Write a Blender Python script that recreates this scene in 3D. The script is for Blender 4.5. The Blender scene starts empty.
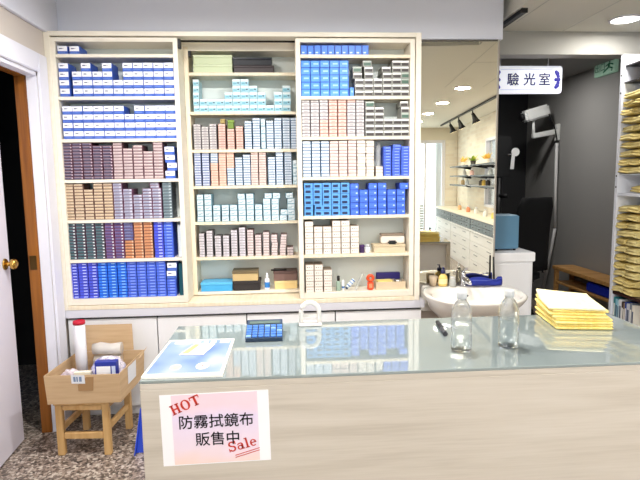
import bpy, bmesh, math, random
from mathutils import Vector, Matrix
random.seed(7)
PI = math.pi
S = bpy.context.scene
COL = S.collection

# ------------------------------------------------------------------ camera calibration
CAM = Vector((1.25163, -2.96309, 1.36693)); YAW, PITCH, ROLL, FOC = 0.0670868, 0.116512, -0.0139368, 522.428
_f = Vector((math.sin(YAW)*math.cos(PITCH), math.cos(YAW)*math.cos(PITCH), -math.sin(PITCH)))
_r = Vector((math.cos(YAW), -math.sin(YAW), 0)); _u = _r.cross(_f)
FW, RT, UP = _f, _r*math.cos(ROLL)+_u*math.sin(ROLL), _u*math.cos(ROLL)-_r*math.sin(ROLL)
def hit(x, y, ax, v):
    """point of the room, on the plane axis ax = v, that the survey photo shows at x, y"""
    d = FW + RT*((x-320)/FOC) - UP*((y-240)/FOC)
    return CAM + d*((v-CAM[ax])/d[ax])

# ------------------------------------------------------------------ materials
def lin(c):
    return tuple(((v/255)/12.92 if v/255 <= .04045 else ((v/255+.055)/1.055)**2.4) for v in c)+(1,)
MATS = {}
def mat(name, rgb=(200,200,200), rough=.5, metal=0, spec=.5, trans=0, ior=1.45, emit=0, coat=0, alpha=1):
    if name in MATS: return MATS[name]
    m = bpy.data.materials.new(name); m.use_nodes = True
    b = m.node_tree.nodes['Principled BSDF']
    b.inputs['Base Color'].default_value = lin(rgb); b.inputs['Roughness'].default_value = rough
    b.inputs['Metallic'].default_value = metal; b.inputs['Specular IOR Level'].default_value = spec
    b.inputs['Transmission Weight'].default_value = trans; b.inputs['IOR'].default_value = ior
    b.inputs['Coat Weight'].default_value = coat; b.inputs['Alpha'].default_value = alpha
    if emit:
        b.inputs['Emission Color'].default_value = lin(rgb); b.inputs['Emission Strength'].default_value = emit
    MATS[name] = m; return m
def nodes(m):
    return m.node_tree.nodes, m.node_tree.links, m.node_tree.nodes['Principled BSDF']
def coords(m, scale=(1,1,1), kind='Object'):
    n, l, b = nodes(m); tc = n.new('ShaderNodeTexCoord'); mp = n.new('ShaderNodeMapping')
    mp.inputs['Scale'].default_value = scale; l.new(tc.outputs[kind], mp.inputs['Vector']); return mp.outputs['Vector']
def ramp(m, fac, stops):
    n, l, b = nodes(m); r = n.new('ShaderNodeValToRGB'); e = r.color_ramp.elements
    while len(e) < len(stops): e.new(.5)
    for k, (p, c) in enumerate(stops): e[k].position = p; e[k].color = lin(c)
    l.new(fac, r.inputs['Fac']); return r.outputs['Color']
def noise_mat(name, c0, c1, scale=(4,4,4), rough=.5, detail=4, lo=.35, hi=.65, bump=0, spec=.5, nscale=1.0, dist=0):
    m = mat(name, c0, rough, spec=spec); n, l, b = nodes(m)
    t = n.new('ShaderNodeTexNoise'); t.inputs['Scale'].default_value = nscale; t.inputs['Detail'].default_value = detail
    t.inputs['Distortion'].default_value = dist
    l.new(coords(m, scale), t.inputs['Vector'])
    l.new(ramp(m, t.outputs['Fac'], [(lo, c0), (hi, c1)]), b.inputs['Base Color'])
    if bump:
        bp = n.new('ShaderNodeBump'); bp.inputs['Strength'].default_value = bump; bp.inputs['Distance'].default_value = .01
        l.new(t.outputs['Fac'], bp.inputs['Height']); l.new(bp.outputs['Normal'], b.inputs['Normal'])
    return m

# ------------------------------------------------------------------ mesh builder
class MB:
    def __init__(s): s.bm = bmesh.new(); s.mats = []
    def mi(s, m):
        if m is None: return 0
        if m not in s.mats: s.mats.append(m)
        return s.mats.index(m)
    def box(s, x0, x1, y0, y1, z0, z1, m=None, bev=0):
        k = s.mi(m)
        vs = [s.bm.verts.new((x, y, z)) for z in (z0, z1) for y in (y0, y1) for x in (x0, x1)]
        fs = [s.bm.faces.new([vs[i] for i in q]) for q in ((0,2,3,1),(4,5,7,6),(0,1,5,4),(1,3,7,5),(3,2,6,7),(2,0,4,6))]
        for f in fs: f.material_index = k
        if bev:
            es = list({e for f in fs for e in f.edges})
            bmesh.ops.bevel(s.bm, geom=es, offset=bev, segments=1 if bev < .003 else 2, affect='EDGES', material=-1)
        return s
    def obox(s, c, hx, hy, hz, ux, uy, uz, m=None, bev=0):
        n0 = len(s.bm.verts); s.bm.verts.ensure_lookup_table()
        before = set(s.bm.verts); s.box(-hx, hx, -hy, hy, -hz, hz, m, bev)
        for v in s.bm.verts:
            if v not in before: q = v.co.copy(); v.co = Vector(c)+Vector(ux)*q.x+Vector(uy)*q.y+Vector(uz)*q.z
        return s
    def rbox(s, cx, cy, z0, z1, hx, hy, rz, m=None, bev=0):
        c, n = math.cos(rz), math.sin(rz)
        return s.obox((cx, cy, (z0+z1)/2), hx, hy, (z1-z0)/2, (c,n,0), (-n,c,0), (0,0,1), m, bev)
    def quad(s, pts, m=None):
        f = s.bm.faces.new([s.bm.verts.new(p) for p in pts]); f.material_index = s.mi(m); return s
    def rings(s, rings, m=None, cap=True, closed=True, smooth=True):
        k = s.mi(m); R = [[s.bm.verts.new(p) for p in r] for r in rings]; n = len(R[0])
        for a, b in zip(R, R[1:]):
            for i in range(n if closed else n-1):
                f = s.bm.faces.new((a[i], a[(i+1) % n], b[(i+1) % n], b[i])); f.material_index = k; f.smooth = smooth
        if cap and closed:
            f = s.bm.faces.new(list(reversed(R[0]))); f.material_index = k
            f = s.bm.faces.new(R[-1]); f.material_index = k
        return s
    def tube(s, path, r, m=None, seg=10):
        P = [Vector(p) for p in path]; rr = r if isinstance(r, (list, tuple)) else [r]*len(P); out = []
        for i, p in enumerate(P):
            t = (P[min(i+1, len(P)-1)]-P[max(i-1, 0)]).normalized()
            a = Vector((0,0,1)) if abs(t.z) < .9 else Vector((1,0,0))
            u = t.cross(a).normalized(); v = t.cross(u)
            out.append([p+(u*math.cos(2*PI*k/seg)+v*math.sin(2*PI*k/seg))*rr[i] for k in range(seg)])
        return s.rings(out, m)
    def lathe(s, c, prof, m=None, seg=24, cap=True, sx=1, sy=1):
        return s.rings([[(c[0]+r*sx*math.cos(2*PI*k/seg), c[1]+r*sy*math.sin(2*PI*k/seg), c[2]+z) for k in range(seg)] for r, z in prof], m, cap)
    def prism(s, pts, d, m=None):
        """closed outline pts pushed along vector d"""
        k = s.mi(m); d = Vector(d)
        a = [s.bm.verts.new(p) for p in pts]; b = [s.bm.verts.new(Vector(p)+d) for p in pts]; n = len(a)
        for f in [s.bm.faces.new(a), s.bm.faces.new(list(reversed(b)))]+[s.bm.faces.new((a[i], b[i], b[(i+1) % n], a[(i+1) % n])) for i in range(n)]:
            f.material_index = k
        return s
    def ball(s, c, r, m=None, sx=1, sy=1, sz=1, seg=14):
        prof = [(max(1e-4, r*math.sin(PI*i/8)), -r*math.cos(PI*i/8)*sz) for i in range(9)]
        return s.lathe(c, prof, m, seg, True, sx, sy)
    def mesh(s, name, m=None, off=(0,0,0)):
        bmesh.ops.recalc_face_normals(s.bm, faces=s.bm.faces[:])
        o = Vector(off)
        for v in s.bm.verts: v.co -= o
        me = bpy.data.meshes.new(name); s.bm.to_mesh(me); s.bm.free()
        for x in (s.mats or [m]): me.materials.append(x)
        return me
    def build(s, name, m=None, parent=None, at=None):
        """one mesh object; as a part it hangs under parent, else its origin is 'at'"""
        loc = wloc(parent) if parent else Vector(at or (0,0,0))
        o = bpy.data.objects.new(name, s.mesh(name, m, loc)); COL.objects.link(o)
        if parent: o.parent = parent
        else: o.location = loc
        return o
def wloc(o):
    v = Vector(o.location)
    while o.parent: o = o.parent; v += o.location
    return v
def tag(o, label, cat, group=None):
    o['label'] = label; o['category'] = cat
    if group: o['group'] = group
    return o
def thing(name, loc, label, cat, group=None):
    o = bpy.data.objects.new(name, None); COL.objects.link(o); o.location = loc; o.empty_display_size = .05
    return tag(o, label, cat, group)
def struct(name, b, m=None):
    o = b.build(name, m); o['kind'] = 'structure'; return o
def child_struct(o): o['kind'] = 'structure'; return o
def text(name, body, size, m, parent, origin, ux, uz, bold=0.0, align='CENTER'):
    """lettering as thin mesh: origin is its centre, ux its reading direction, uz its up"""
    cu = bpy.data.curves.new(name, 'FONT'); cu.body = body; cu.size = size; cu.align_x = align; cu.align_y = 'CENTER'
    cu.extrude = .0004; cu.resolution_u = 3
    t = bpy.data.objects.new(name+'_curve', cu); COL.objects.link(t)
    bpy.context.view_layer.update()
    me = bpy.data.meshes.new_from_object(t.evaluated_get(bpy.context.evaluated_depsgraph_get()))
    bpy.data.objects.remove(t); bpy.data.curves.remove(cu)
    ux, uz = Vector(ux).normalized(), Vector(uz).normalized(); n = ux.cross(uz)
    M = Matrix((ux, uz, n)).transposed().to_4x4(); M.translation = Vector(origin)-(wloc(parent) if parent else Vector())
    bw = size*.011*bold
    if bold:
        b2 = bmesh.new()
        for dx, dy in ((0,0), (bw,0), (-bw,0), (0,bw), (0,-bw)):
            tm = me.copy(); tm.transform(Matrix.Translation((dx, dy, 0))); b2.from_mesh(tm); bpy.data.meshes.remove(tm)
        b2.to_mesh(me); b2.free()
    me.transform(M); me.name = name; me.materials.clear(); me.materials.append(m)
    o = bpy.data.objects.new(name, me); COL.objects.link(o); o.parent = parent
    return o
ORD = ['','first','second','third','fourth','fifth','sixth','seventh','eighth','ninth','tenth','eleventh','twelfth','thirteenth','fourteenth','fifteenth','sixteenth']

# ------------------------------------------------------------------ common materials
M_cream = noise_mat('cream_laminate', (240,233,218), (236,228,212), (3,3,40), .42)
M_oak = noise_mat('pale_maple_edge', (240,228,204), (234,219,192), (60,4,4), .45)
M_back = mat('bookcase_backing', (234,240,236), .5)
M_white = mat('white_paint', (232,232,238), .6)
M_soffit = mat('soffit_paint', (226,228,240), .7)
M_wall = mat('warm_wall_paint', (205,196,188), .75)
M_trim = mat('white_trim', (232,232,242), .45)
M_ceil = mat('ceiling_paint', (224,222,212), .8)
M_lam = mat('white_cabinet_laminate', (236,236,238), .4)
M_dark = mat('dark_gap', (38,32,28), .8)
M_black = mat('black_plastic', (20,20,22), .45)
M_chrome = mat('chrome', (200,200,205), .15, metal=1)
M_brass = mat('brass', (205,165,85), .25, metal=1)
M_orangewood = noise_mat('varnished_door_frame', (160,98,34), (120,68,20), (30,30,1.5), .35)
M_grey = mat('dark_grey_wall', (150,149,147), .85)
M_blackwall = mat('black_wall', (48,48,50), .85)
M_kraft = noise_mat('corrugated_cardboard', (204,174,136), (194,162,124), (5,5,60), .8)
M_pine = noise_mat('pine_wood', (214,176,120), (196,152,94), (30,30,3), .5)
M_bench = noise_mat('bench_wood', (196,150,92), (168,122,68), (4,40,40), .45)
M_ceramic = mat('white_ceramic', (240,236,228), .12, coat=.4)
M_paper = mat('white_paper', (244,242,246), .7)
M_navy = mat('navy_fabric', (30,44,140), .8)

# floor: speckled stone chips
M_floor = mat('speckled_stone_floor', (120,104,94), .35)
n, l, b = nodes(M_floor)
v = n.new('ShaderNodeTexVoronoi'); v.inputs['Scale'].default_value = 85; l.new(coords(M_floor), v.inputs['Vector'])
sp = n.new('ShaderNodeSeparateColor'); l.new(v.outputs['Color'], sp.inputs['Color'])
l.new(ramp(M_floor, sp.outputs['Red'], [(0,(70,62,56)), (.35,(122,108,98)), (.7,(160,144,132)), (1,(206,196,184))]), b.inputs['Base Color'])

# counter laminate: grey-washed wood, grain along X
M_grain = mat('greywashed_wood_laminate', (200,190,174), .45)
n, l, b = nodes(M_grain)
t1 = n.new('ShaderNodeTexNoise'); t1.inputs['Scale'].default_value = 1; t1.inputs['Detail'].default_value = 6; t1.inputs['Distortion'].default_value = .9
l.new(coords(M_grain, (1.1, 9, 15)), t1.inputs['Vector'])
t2 = n.new('ShaderNodeTexNoise'); t2.inputs['Scale'].default_value = 1; t2.inputs['Detail'].default_value = 3
l.new(coords(M_grain, (6, 60, 190)), t2.inputs['Vector'])
mx = n.new('ShaderNodeMath'); mx.operation = 'MULTIPLY_ADD'; mx.inputs[1].default_value = .35
l.new(t2.outputs['Fac'], mx.inputs[0]); l.new(t1.outputs['Fac'], mx.inputs[2])
l.new(ramp(M_grain, mx.outputs[0], [(.4,(180,170,157)), (.68,(199,190,178)), (1.0,(211,203,193))]), b.inputs['Base Color'])

M_glass_top = mat('grey_green_back_painted_glass', (136,147,147), .025, spec=.8, ior=1.6, coat=.6)
M_clear = mat('clear_plastic', (246,250,252), .03, trans=1, ior=1.16, alpha=.5)
M_frost = mat('frosted_cap', (236,240,244), .35, trans=.4, ior=1.3)
M_film = mat('clear_film', (235,238,240), .12, trans=.0, alpha=.32, coat=1)

# ------------------------------------------------------------------ room shell
RX, LX, YB = 3.85, 0.0, -7.0          # right wall, left wall, street side
CZ = 2.31; CZL = 2.46     # ceiling over the right part, and over the rest
struct('floor', MB().box(-1.6, 4.3, -7.2, 3.3, -.06, 0), M_floor)
struct('ceiling', MB().box(2.6, 4.3, -7.2, .5, CZ, CZL+.06).box(-.2, 2.6, -7.2, -.62, CZ, CZL+.06).box(-.2, 2.6, -.62, .5, CZL, CZL+.06), M_ceil)
# left wall with the doorway (opening y -1.05 .. -0.13)
DY0, DY1, DZ = -1.08, -.112, 1.93
struct('wall_left', MB().box(-.108, 0, -7.2, DY0, 0, CZL).box(-.108, 0, DY1, .5, 0, CZL).box(-.108, 0, DY0, DY1, DZ, CZL), M_wall)
struct('trim_1', MB().box(0, .014, DY1, -.012, 0, DZ+.097, None, .004).box(0, .014, DY0-.09, DY0, 0, DZ+.097, None, .004)
       .box(0, .0142, DY0, DY1, DZ, DZ+.097, None, .004)
       .box(-.05, 0, DY1-.012, DY1, 0, DZ).box(-.05, 0, DY0, DY0+.012, 0, DZ).box(-.05, 0, DY0, DY1, DZ-.02, DZ), M_trim)
fr = struct('door_1', MB().box(-.106, -.052, DY1-.022, DY1, 0, DZ-.012, None, .003).box(-.106, -.052, DY0, DY0+.022, 0, DZ-.012, None, .003)
       .box(-.106, -.052, DY0+.022, DY1-.022, DZ-.022, DZ-.012, None, .003), M_orangewood)
fr['label'] = 'varnished orange brown wooden door frame'
sp_ = MB().box(-.096, -.062, DY1-.0255, DY1-.022, .91, .985).build('strike_plate', mat('aged_brass', (96,74,40), .4, metal=.8), fr)
# the dim room behind the door
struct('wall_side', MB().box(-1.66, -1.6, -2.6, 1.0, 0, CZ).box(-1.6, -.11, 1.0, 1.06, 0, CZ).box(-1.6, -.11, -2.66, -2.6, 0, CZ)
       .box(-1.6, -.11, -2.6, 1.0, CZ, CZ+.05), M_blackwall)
# door leaf swung a little into that room
hinge = Vector((-.098, -1.03, .008)); latch = Vector((-.158, -.215, .008))
dl = (latch-hinge).normalized(); dn = Vector((dl.y, -dl.x, 0)); L = (latch-hinge).length
door = thing('door', hinge, 'white flush door left ajar into the dark side room at far left', 'door')
mb = MB(); mb.obox(hinge+dl*L/2-dn*.02+Vector((0,0,.94)), L/2, .02, .94, dl, dn, (0,0,1), None, .003)
mb.build('door_leaf', mat('door_white', (226,222,234), .45), door)
kz = .955
for sgn in (1, -1):
    c = latch-dl*.055+Vector((0,0,kz)) - (dn*.04 if sgn < 0 else Vector())
    d = dn*sgn
    k = MB().tube([c, c+d*.006], [.03,.027], seg=18).tube([c+d*.004, c+d*.028], .011).tube(
        [c+d*.024, c+d*.030, c+d*.042, c+d*.054, c+d*.06], [.012,.023,.028,.022,.008], seg=18).build('door_knob', M_brass, door)
MB().obox(latch+dl*.001-dn*.02+Vector((0,0,kz)), .001, .012, .03, dl, dn, (0,0,1)).build('latch_plate', M_brass, door)

# back wall: alcove behind the bookcases, mirror partition, soffit
SZ = 2.165
struct('wall_back', MB().box(-.11, 2.06, .40, .5, 0, CZL).box(2.06, 2.545, .16, .30, 0, CZL).box(2.04, 2.06, .16, .4, 0, CZ), mat('back_wall_paint', (196,186,176), .75))
struct('trim_2', MB().box(0, 2.553, .14, .40, SZ, CZL, None, .002), M_soffit)           # soffit over bookcases and mirror
struct('trim_3', MB().box(0, .022, -7.0, .14, SZ-.008, CZL, None, .002), M_soffit)      # bulkhead along the left wall
struct('trim_4', MB().box(2.556, 4.1, .5, .62, 2.163, CZ, None, .002), mat('beam_paint', (176,174,168), .8))         # beam before the testing room
struct('trim_5', MB().box(2.545, 2.556, .5, .515, 0, 2.163).box(2.45, 2.556, .30, .5, 0, CZ), M_blackwall)
# dark testing room
struct('wall_far', MB().box(2.2, 4.3, 2.9, 2.96, 0, CZ), M_blackwall)
struct('wall_testing_room', MB().box(4.02, 4.1, .41, 2.9, 0, CZ), M_grey)
struct('wall_testing_side', MB().box(2.2, 2.26, .515, 2.9, 0, CZ).box(2.2, 2.546, .5, .56, 0, CZ), M_blackwall)
struct('trim_6', MB().box(2.2, 4.1, .62, 2.96, CZ, CZ+.04), mat('grey_ceiling', (150,150,150), .85))
# right wall with brick facing beyond and a window; street wall with glass door
M_brick = mat('cream_brick', (214,196,170), .8)
n, l, b = nodes(M_brick); bk = n.new('ShaderNodeTexBrick')
bk.inputs['Color1'].default_value = lin((240,233,218)); bk.inputs['Color2'].default_value = lin((226,214,196)); bk.inputs['Mortar'].default_value = lin((232,226,214))
bk.inputs['Scale'].default_value = 1; bk.inputs['Brick Width'].default_value = .2; bk.inputs['Row Height'].default_value = .065; bk.inputs['Mortar Size'].default_value = .008
tc = n.new('ShaderNodeTexCoord'); sx = n.new('ShaderNodeSeparateXYZ'); cx = n.new('ShaderNodeCombineXYZ'); ad = n.new('ShaderNodeMath')
l.new(tc.outputs['Object'], sx.inputs[0]); l.new(sx.outputs['X'], ad.inputs[0]); l.new(sx.outputs['Y'], ad.inputs[1])
l.new(ad.outputs[0], cx.inputs['X']); l.new(sx.outputs['Z'], cx.inputs['Y']); l.new(cx.outputs[0], bk.inputs['Vector']); l.new(bk.outputs['Color'], b.inputs['Base Color'])
WY0, WY1, WZ0, WZ1 = -5.0, -4.2, .9, 1.95
struct('wall_right', MB().box(RX, RX+.1, -7.2, WY0, 0, CZ).box(RX, RX+.1, WY1, .41, 0, CZ).box(RX, RX+.1, WY0, WY1, 0, WZ0).box(RX, RX+.1, WY0, WY1, WZ1, CZ)
       .box(RX, 4.02, .40, .46, 0, CZ), M_brick)
M_sky = mat('daylight_pane', (225,240,255), .05, emit=2.6)
w = struct('window_1', MB().box(RX-.01, RX+.06, WY0, WY0+.04, WZ0, WZ1).box(RX-.01, RX+.06, WY1-.04, WY1, WZ0, WZ1).box(RX-.01, RX+.06, WY0, WY1, WZ1-.04, WZ1)
       .box(RX-.01, RX+.06, WY0, WY1, WZ0, WZ0+.04), M_trim)
child_struct(MB().box(RX+.045, RX+.05, WY0+.04, WY1-.04, WZ0+.04, WZ1-.04).build('window_pane', M_film, w))
# street wall: opening x .5 .. 3.62, z 0 .. 2.08
M_wallcream = mat('cream_wall_paint', (228,220,202), .8)
struct('trim_8', MB().box(3.63, 3.84, -7.0, -6.985, .8, 2.07), M_brick)
struct('wall_front', MB().box(-.2, .5, -7.1, -7.0, 0, CZL).box(3.62, 3.95, -7.1, -7.0, 0, CZL).box(.5, 3.62, -7.1, -7.0, 2.08, CZL), M_wallcream)
gd = struct('door_2', MB().box(.5, .56, -7.08, -7.02, 0, 2.08).box(3.56, 3.62, -7.08, -7.02, 0, 2.08).box(.56, 3.56, -7.08, -7.02, 2.02, 2.08)
       .box(1.5, 1.56, -7.08, -7.02, 0, 2.02).box(2.52, 2.58, -7.08, -7.02, 0, 2.02).box(3.22, 3.26, -7.08, -7.02, 0, 2.02), M_trim)
lv = MB()
for k in range(16): lv.obox((2.90, -7.05, .06+.05*k), .315, .003, .022, (1,0,0), (0,.8,.6), (0,-.6,.8))
child_struct(lv.build('louvre_panel', mat('louvre_grey', (150,150,146), .5), gd))
child_struct(MB().box(.56, 3.56, -7.055, -7.05, .04, 2.02).build('glass_pane', M_film, gd))

# ------------------------------------------------------------------ bookcases
UP_T = .026
def bookcase(bay, xl, xr, y0, y1, zb, zt, shelves, label):
    """boards of one bookcase; shelves = list of (z_top, thickness)"""
    root = thing('bookcase', ((xl+xr)/2, (y0+y1)/2, zb), label, 'bookcase')
    for a, c in ((xl, xl+UP_T), (xr-UP_T, xr)):
        MB().box(a, c, y0, y1, zb, zt, None, .0015).build('side_panel', M_cream if bay != 'middle' else M_oak, root)
    MB().box(xl+UP_T, xr-UP_T, y0, y1, zt-.022, zt, None, .001).build('top_panel', M_cream, root)
    zb_t = shelves[-1][0]
    MB().box(xl+UP_T, xr-UP_T, y0, y1, zb, zb_t, None, .001).build('bottom_panel', M_cream, root)
    MB().box(xl+UP_T, xr-UP_T, y1-.006, y1, zb_t, zt-.022).build('back_panel', M_back, root)
    for z, t in shelves[:-1]:
        MB().box(xl+UP_T, xr-UP_T, y0+.004, y1-.006, z-t, z, None, .001).build('shelf', M_oak if bay != 'left' else M_cream, root)
    return root
FY, MY = 0.0, .172
def zs(x, y, Y): return hit(x, y, 1, Y).z
SH = {}
SH['left'] = [zs(80, y, FY) for y in (53.7, 96.4, 139.0, 179.8, 220.2, 260.0, 299.3)]
SH['middle'] = [zs(245, y, MY) for y in (72.3, 111.4, 149.2, 185.4, 221.4, 256.6, 291.0)]
SH['right'] = [zs(330, y, FY) for y in (54.3, 96.0, 136.6, 176.8, 215.9, 254.6, 292.6)]
XL = {'left': (hit(50.5,60,1,FY).x, hit(178,60,1,FY).x), 'middle': (hit(184.3,80,1,MY).x, hit(299.5,80,1,MY).x+.03), 'right': (hit(295.6,60,1,FY).x, hit(415,60,1,FY).x)}
ZT = hit(110, 37.3, 1, FY).z; ZTM = hit(245, 46.8, 1, MY).z
ZB = hit(110, 304.5, 1, FY).z; ZBM = ZB+.002
TH = .0175
bookcase('left', *XL['left'], FY, .165, ZB, ZT, [(z, TH) for z in SH['left']], 'cream sliding bookcase at left, full of navy, maroon, tan and blue boxes')
bookcase('middle', XL['middle'][0], XL['middle'][1], MY, .335, ZBM, ZTM, [(z, TH) for z in SH['middle']], 'recessed middle bookcase with light blue, pink and white boxes')
bookcase('right', *XL['right'], FY, .165, ZB, ZT, [(z, TH) for z in SH['right']], 'cream sliding bookcase at right, blue boxes on its upper shelves')
for nm_, xx, y_, zt_ in (('bookcase', XL['left'][1], FY, ZT), ('bookcase.001', XL['middle'][0]+UP_T, MY, ZTM)):
    MB().box(xx-.0, xx+.016, y_+.004, y_+.03, zt_-.055, zt_-.004, None, .002).build('track_guide', M_black, bpy.data.objects[nm_])
# the fixed outer frame they slide in
Z0F, Z1F = .652, 2.163
frm = thing('wall_cabinet', (1.015, .15, Z0F), 'cream outer frame with sliding tracks around the three bookcases', 'cabinet')
MB().box(0, .03, -.006, .398, Z0F, Z1F, None, .002).build('side_panel', M_cream, frm)
MB().box(2.0, 2.03, -.006, .398, Z0F, Z1F, None, .002).build('side_panel', M_cream, frm)
MB().box(.03, 2.0, -.006, .398, Z1F-.024, Z1F, None, .002).build('top_panel', M_cream, frm)
MB().box(.03, 2.0, -.006, .398, Z0F, ZB-.003, None, .002).build('bottom_panel', M_oak, frm)
MB().box(.03, 2.0, .392, .398, ZB-.003, Z1F-.024).build('back_panel', M_back, frm)
MB().box(.03, 2.0, .167, .171, ZTM-.0, Z1F-.024).build('track', M_cream, frm)
MB().box(.03, 2.0, .08, .10, Z1F-.030, Z1F-.024).build('track', M_dark, frm)

# ------------------------------------------------------------------ lens boxes
def C(name, rgb, rough=.45): return mat('print_'+name, rgb, rough)
W_ = C('white', (246,246,250)); NV = C('navy', (70,104,196)); TX = C('text_grey', (104,112,140)); MAR = C('maroon', (98,44,62))
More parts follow.
